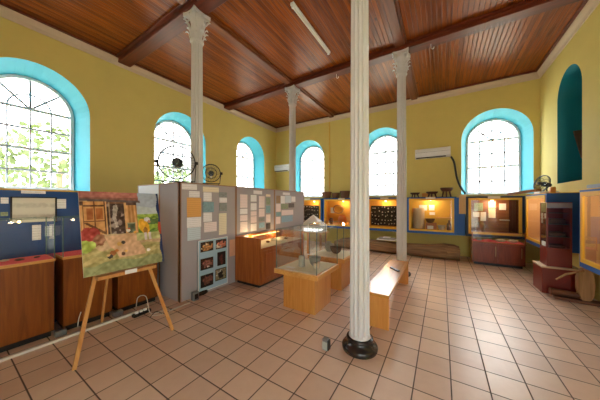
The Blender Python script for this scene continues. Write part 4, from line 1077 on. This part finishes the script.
# dugout log
t = thing('dugout_log', 'long weathered dugout log lying along the back wall under the cases', 'log', (-1.3, 7.85, 0))
xs_ = [-3.3, -3.1, -2.6, -2.0, -1.4, -.8, -.3, .05, .3, .42]
mb = MB(); rings = []
for i, x in enumerate(xs_):
    k = 1-.45*max(0, (-2.9-x)/.4) if x < -2.9 else 1
    taper = 1.0 if x < .2 else (.93 if x < .35 else .8)
    h = (.36+.05*math.sin(x*1.3)+(.04 if x > -.2 else 0))*k*taper; w = .25*k*(1 if x < .1 else .85)
    sec = [(-w*.5, 0), (-w, .08), (-w*1.05, h*.6), (-w*.95, h), (-w*.7, h), (-w*.5, h*.55), (0, h*.4), (w*.5, h*.55), (w*.7, h), (w*.95, h), (w*1.05, h*.6), (w, .08), (w*.5, 0)]
    rings.append([mb.bm.verts.new((x, 7.78+a_+random.uniform(-.008, .008), b_+random.uniform(0, .01))) for a_, b_ in sec])
for A_, B_ in zip(rings, rings[1:]):
    n_ = len(A_)
    for k in range(n_): mb.bm.faces.new((A_[k], A_[(k+1) % n_], B_[(k+1) % n_], B_[k]))
mb.bm.faces.new(rings[0][::-1]); mb.bm.faces.new(rings[-1]); mb.build('hull', M_LOG, t)
mb = MB(); mb.prism([(-.35, 7.54, .24), (.0, 7.5, .27), (.4, 7.52, .26), (.44, 7.6, .22), (0, 7.54, .17), (-.3, 7.56, .18)], (0, .02, 0)); mb.build('split_knot', wood('pale_split_wood', '9a7a58', 'b8966e', .7, 'X'), t)
pl = thing('plate_stack', 'stack of white and grey plates on the log between the right columns', 'plates', (bx(386, 7.75), 7.76, .45))
px0 = bx(386, 7.7)
mb = MB(); mb.box(bx(377, 7.7), bx(396, 7.7), 7.62, 7.95, .405, .43, .005); mb.build('tray', M_CARD, pl)
mb = MB(); mb.box(bx(379, 7.7), bx(395, 7.7), 7.66, 7.92, .43, .475, .005); mb.build('grey_stack', M_GSTONE, pl)
mb = MB(); mb.box(bx(383, 7.7), bx(390, 7.7), 7.7, 7.85, .475, .5, .004); mb.build('card', M_CARD, pl)

# cherry cabinet with vitrine
x0, x1, y0, y1 = .68, 1.70, 7.5, 7.97
t = thing('vitrine_cabinet', 'dark cherry two-door cabinet with glass top under the lamp case', 'cabinet', (1.19, 7.73, 0))
mb = MB(); mb.box(x0, x1, y0, y1, .07, .575); mb.build('cabinet_body', M_MARW, t)
mb = MB(); mb.box(x0+.04, x1-.04, y0+.04, y1-.02, 0, .07); mb.build('plinth', M_BLACK, t)
mb = MB(); mb.box(x0-.015, x1+.015, y0-.015, y1, .575, .6, .003); mb.build('top_trim', M_CASEB, t)
mb = MB(); mb.box(x0+.02, x1-.02, y0+.01, y1-.01, .6, .605); mb.build('red_cloth', M_RED, t)
for k in range(2):
    a_ = x0+.03+k*.485; mb = MB(); mb.box(a_, a_+.475, y0-.016, y0-.001, .1, .55, .003); dr = mb.build('door', M_MARW, t)
    mb = MB(); mb.box(a_+.07, a_+.4, y0-.024, y0-.016, .16, .49, .004); mb.build('raised_panel', M_MARW, dr)
    mb = MB(); mb.box(a_+.43, a_+.445, y0-.035, y0-.016, .25, .5); mb.build('handle', plain('bronze', '9a7850', .4, .7), dr)
e = .005; mb = MB(); mb.cover(x0, x1, y0, y1, .601, .85); mb.build('glass_cover', M_GLASS, t)
mb = MB()
for x in (x0, x1): mb.box(x-.008, x+.008, y0-.008, y0+.008, .6, .855)
mb.box(x0, x1, y0-.006, y0+.006, .85, .862); mb.build('cover_edges', M_CASEB, t)
for k, (x, r_, m_, l_) in enumerate(((.84, .05, M_GSTONE, 'grey stone at the left of the cherry cabinet display'), (1.04, .055, M_RED, 'red wrapped piece in the cherry cabinet display'), (1.28, .08, M_STONE, 'large pale bone-like piece in the cherry cabinet display'), (1.5, .08, M_STONE, 'pale flat stone at the right of the cherry cabinet display'))):
    mb = MB(); mb.blob((x, 7.66, .605+r_*.5), r_, 2, .12, (1.3, 1, .5)); tag(mb.build('stone_artifact', m_, smooth=True), l_, 'artifact', 'artifacts in the cherry cabinet')

# dark chair-like stand legs right of the cabinet
pA = onX(531, 262, 1.9)
t = thing('folding_stand', 'dark folding stand in the corner under the right wall case', 'stand', (1.93, 7.2, 0))
for a_, b_ in (((1.85, 7.0, 0), (1.95, 7.25, .6)), ((2.02, 7.0, 0), (2.02, 7.25, .6)), ((1.85, 7.4, 0), (1.95, 7.1, .6)), ((2.02, 7.4, 0), (2.02, 7.1, .6))):
    mb = MB(); mb.tube([a_, b_], .012, 8); mb.build('leg', M_BLACK, t)
mb = MB(); mb.box(1.9, 2.06, 7.05, 7.3, .6, .62); mb.build('top', M_BLACK, t)

# maroon tall showcase
t = thing('tower_showcase', 'tall maroon showcase with glazed upper part by the right wall', 'showcase', (1.75, 5.95, 0))
bx0_, by0_, bx1_, by1_ = 1.515, 5.74, 2.0, 6.2
mb = MB(); mb.box(bx0_, bx1_, by0_, by1_, 0, .45); mb.build('base', M_MAR, t)
mb = MB(); mb.box(bx0_-.01, bx1_+.01, by0_-.01, by1_+.01, .45, .475); mb.build('base_trim', M_TRIMW, t)
ux0, uy0, ux1, uy1 = 1.59, 5.8, 1.9, 6.13
mb = MB(); mb.box(ux0, ux1, uy0, uy1, .475, .8); 
for x, y in ((ux0, uy0), (ux1-.022, uy0), (ux0, uy1-.022), (ux1-.022, uy1-.022)): mb.box(x, x+.022, y, y+.022, .8, 1.6)
mb.box(ux0+.022, ux1-.022, uy1-.012, uy1, .8, 1.6); mb.box(ux1-.012, ux1, uy0+.022, uy1-.022, .8, 1.6)
mb.box(ux0, ux1, uy0, uy1, 1.6, 1.612); mb.build('tower_body', M_MAR, t)
mb = MB(); mb.quad((ux0+.022, uy0+.005, .8), (ux1-.022, uy0+.005, .8), (ux1-.022, uy0+.005, 1.6), (ux0+.022, uy0+.005, 1.6)); mb.quad((ux0+.005, uy0+.022, .8), (ux0+.005, uy1-.022, .8), (ux0+.005, uy1-.022, 1.6), (ux0+.005, uy0+.022, 1.6)); mb.build('glass_pane', M_GLASS, t)
for z_ in (1.0, 1.22, 1.42): mb = MB(); mb.box(ux0+.012, ux1-.014, uy0+.012, uy1-.014, z_, z_+.008); mb.build('shelf', M_GEDGE, t)
mb = MB(); mb.box(ux0+.0, ux1-.0, uy0-.004, uy0-.001, 1.51, 1.6); mb.build('header_strip', plain('grey_header', '8c8890', .4), t)
for k, (z_, l_) in enumerate(((.802, 'lowest'), (1.009, 'second'), (1.229, 'third'))):
    mb = MB(); mb.box(ux0+.05, ux1-.05, uy0+.08, uy1-.06, z_, z_+.05+.02*k, .01); tag(mb.build('stone_slab', M_DCLAY), 'stone slab on the %s level of the maroon showcase' % l_, 'stone', 'slabs in the maroon showcase')
mb = MB(); mb.box(ux0-.005, ux0-.001, uy0+.03, uy0+.22, .82, .9); tag(mb.build('caption_card', M_CARD), 'white card on the left side of the maroon showcase', 'card')

# cane press pieces at right
t = thing('wooden_press', 'old wooden press with a rounded upright and long log foot at the right edge', 'press', (1.9, 5.52, 0))
M_RLOG = wood('reddish_log', '54301c', '84553a', .65, 'X', 4)
mb = MB(); mb.tube([(1.56, 5.55, .1), (1.6, 5.55, .1), (1.75, 5.54, .1), (1.9, 5.53, .09)], .062, 14, r1=.045); mb.build('roller', M_RLOG, t, smooth=True)
mb = MB(); mb.prism([(1.6, 5.47, 0), (2.17, 5.40, 0), (2.17, 5.56, 0), (1.62, 5.62, 0)], (0, 0, .045)); mb.build('foot_board', M_RLOG, t)
mb = MB(); A_ = []
for x, z_ in ((1.885, .05), (1.87, .15), (1.845, .2), (1.845, .4), (1.86, .5), (1.9, .555), (1.95, .565), (2.0, .53), (2.02, .45), (2.03, .3), (2.02, .12), (1.99, .05)): A_.append((x, 5.44, z_))
mb.prism(A_, (0, .1, 0)); bmesh.ops.bevel(mb.bm, geom=mb.bm.edges[:], offset=.012, segments=2, affect='EDGES'); mb.build('upright', M_STUMP, t)
mb = MB(); mb.tube([onY(556, 279.5, 5.38), onY(566, 274, 5.4), (1.9, 5.41, .53)], .013, 8, r1=.02); mb.build('handle', M_STUMP, t)

# on top of right wall cases
ztr = 1.802
t = thing('wooden_paddle', 'long brown wooden paddle lying over the corner cases below the right window', 'paddle', (1.6, 7.7, 1.8))
A_ = Vector((bx(507, 8.05), 8.0, 1.80)); B_ = onX(539, 186, 1.9); B_.z = 1.88
d_ = (B_-A_); up = Vector((0, 0, 1))
for nm_, f0_, f1_, w0, w1 in (('blade', 0, .62, .03, .2), ('shaft', .62, 1, .2, .12)):
    mb = MB(); p_, q_ = A_+d_*f0_, A_+d_*f1_
    sd = d_.cross(up).normalized()
    vs = [p_-sd*w0/2, p_+sd*w0/2, q_+sd*w1/2, q_-sd*w1/2]; mb.prism(vs, (0, 0, .045)); mb.build(nm_, wood('paddle_wood', '9c6c4c', 'c8946c', .5, 'X'), t)
pf3 = onX(543, 182, 1.95)
wire_fan('desk_fan', 'grey desk fan tipped back on top of the right corner wall case', (1.93, pf3.y, ztr), math.radians(-66), .19, math.radians(-14), 30, False)
mb = MB(); q = onX(553, 186, 1.95); mb.box(1.9, 1.98, q.y-.05, q.y+.04, ztr, ztr+.13, .01); tag(mb.build('wooden_block', plain('orange_wood', 'd8923c', .5)), 'orange-brown wooden block beside the desk fan', 'block')
q = onX(530, 194, 1.85); mb = MB(); mb.box(1.8, 2.1, yF0+.62, yF0+.95, ztr, ztr+.05); tag(mb.build('paper_stack', M_PAPER), 'stack of papers on the corner wall case under the paddle', 'papers')
mb = MB(); mb.box(1.8, 2.1, yG1-.55, yG1-.03, ztr, ztr+.06); tag(mb.build('foam_board', plain('pale_blue_foam', '9db4cc', .6)), 'pale blue board on top of the wide right-edge case', 'board')
mb = MB(); mb.box(1.8, 2.1, yG1-1.0, yG1-.57, ztr, ztr+.07); tag(mb.build('foam_board', M_CARD), 'white board on top of the wide right-edge case', 'board')
# wooden bracket in the niche
p0, p1, p2 = onY(574, 131, 7.3), onY(583, 129, 7.3), onY(582.5, 160, 7.3)
mb = MB(); mb.prism([(p0.x, 7.3, p0.z), (p1.x+.12, 7.3, p1.z), (p2.x+.1, 7.3, p2.z), (p2.x-.01, 7.3, p2.z+.05)], (0, .055, 0))
tag(mb.build('wooden_bracket', wood('niche_wood', '5a3a26', '7c5236', .6, 'Z')), 'dark wooden wedge fixed inside the teal niche', 'bracket')

# ceiling strip light
p0, p1 = onZ(293, 5, 5.0), onZ(328, 55, 5.0); xl = (p0.x+p1.x)/2
t = thing('ceiling_light', 'unlit fluorescent strip light on the boarded ceiling', 'light', (xl, (p0.y+p1.y)/2, 4.98))
mb = MB(); mb.box(xl-.035, xl+.035, p0.y, p1.y, 5.02, CZ-.001, .005); mb.build('housing', M_WHITE, t)
mb = MB(); mb.tube([(xl, p0.y+.03, 5.0), (xl, p1.y-.03, 5.0)], .015, 8); mb.build('tube', M_TUBE, t)
mb = MB(); 
for y in (p0.y+.02, p1.y-.05): mb.box(xl-.02, xl+.02, y, y+.03, 4.985, 5.02)
mb.build('tube_holders', M_WHITE, t)
for u, v, l_ in ((336.5, 72, 'small white hook hanging from the far ceiling beam left of the foreground column'), (431, 44, 'small white hook hanging from the far ceiling beam right of the far column')):
    q = onZ(u, v, 4.9); y = BEAMY[1]; x = onY(u, v, y).x
    mb = MB(); mb.tube([(x, y, 4.945), (x, y, 4.86), (x+.02, y, 4.83), (x+.05, y, 4.84), (x+.055, y, 4.87)], .006, 6); tag(mb.build('ceiling_hook', M_WHITE), l_, 'hook', 'hooks on the far beam')

# ================================================================= OUTSIDE
mb = MB(); mb.box(-60, 60, -60, 60, -.5, -.25); o = mb.build('ground', plain('pale_gravel', 'b8b4a0', .9, scale=.5)); struct(o)
M_LEAF = plain('foliage_green', '4c5e3c', .8, var=.4, scale=2)
M_TRUNK = plain('bark', '6a5848', .9)
def tree(label, x, y, h, r, nb=16):
    t = thing('tree', label, 'tree', (x, y, -.25), 'trees outside the windows')
    mb = MB(); mb.tube([(x, y, -.25), (x+.1, y, h*.4), (x, y+.1, h*.75)], .16, 8, r1=.06); mb.build('trunk', M_TRUNK, t)
    mb = MB()
    for k in range(nb*38):
        a_, b_, rr = random.uniform(0, 2*PI), random.uniform(-1, 1), r*random.uniform(.35, 1)**.5
        s_ = math.sqrt(1-b_*b_); c_ = Vector((x+rr*s_*math.cos(a_), y+rr*s_*math.sin(a_), h*.72+rr*.85*b_))
        d1 = Vector([random.uniform(-1, 1) for _ in range(3)]).normalized()*.13; d2 = d1.orthogonal().normalized()*.08
        mb.quad(c_-d1, c_-d2, c_+d1, c_+d2)
    mb.build('crown', M_LEAF, t, normals=False)
tree('pale green tree outside the nearest left window', -12, 2.4, 4.2, 1.7)
tree('small tree seen through the middle left window', -13, 7.4, 3.6, 1.5)

# ================================================================= LIGHT
w = bpy.data.worlds.new('world'); scn.world = w; w.use_nodes = True; nt = w.node_tree
bg = nt.nodes['Background']
tc = nd(nt, 'ShaderNodeTexCoord'); sp = nd(nt, 'ShaderNodeSeparateXYZ'); nt.links.new(tc.outputs['Generated'], sp.inputs[0])
cr = nd(nt, 'ShaderNodeValToRGB'); E_ = cr.color_ramp.elements      # overcast sky, brighter overhead
E_[0].position = .47; E_[0].color = (.16, .155, .14, 1); E_[1].position = .53; E_[1].color = (.24, .24, .235, 1)
e_ = E_.new(.62); e_.color = (.28, .28, .275, 1); e_ = E_.new(.8); e_.color = (1, 1, .98, 1)
mr = nd(nt, 'ShaderNodeMapRange'); mr.inputs['From Min'].default_value = -1; nt.links.new(sp.outputs['Z'], mr.inputs['Value'])
nt.links.new(mr.outputs['Result'], cr.inputs['Fac']); nt.links.new(cr.outputs['Color'], bg.inputs['Color'])
bg.inputs['Strength'].default_value = 15.5
scn.cycles.transparent_max_bounces = 24; scn.cycles.max_bounces = 10; scn.cycles.diffuse_bounces = 6

# ================================================================= CAMERA
cd = bpy.data.cameras.new('camera'); cam = bpy.data.objects.new('camera', cd); COL.objects.link(cam); scn.camera = cam
cd.sensor_width = 36; cd.lens = 36*F/600; cd.shift_y = 3/600; cd.clip_start = .05
cam.location = (0, 0, EYE); cam.rotation_euler = (PI/2, 0, YAW)
vs = scn.view_settings; vs.view_transform = 'Standard'; vs.look = 'None'; vs.exposure = 0.74; vs.gamma = 1; vs.use_curve_mapping = False
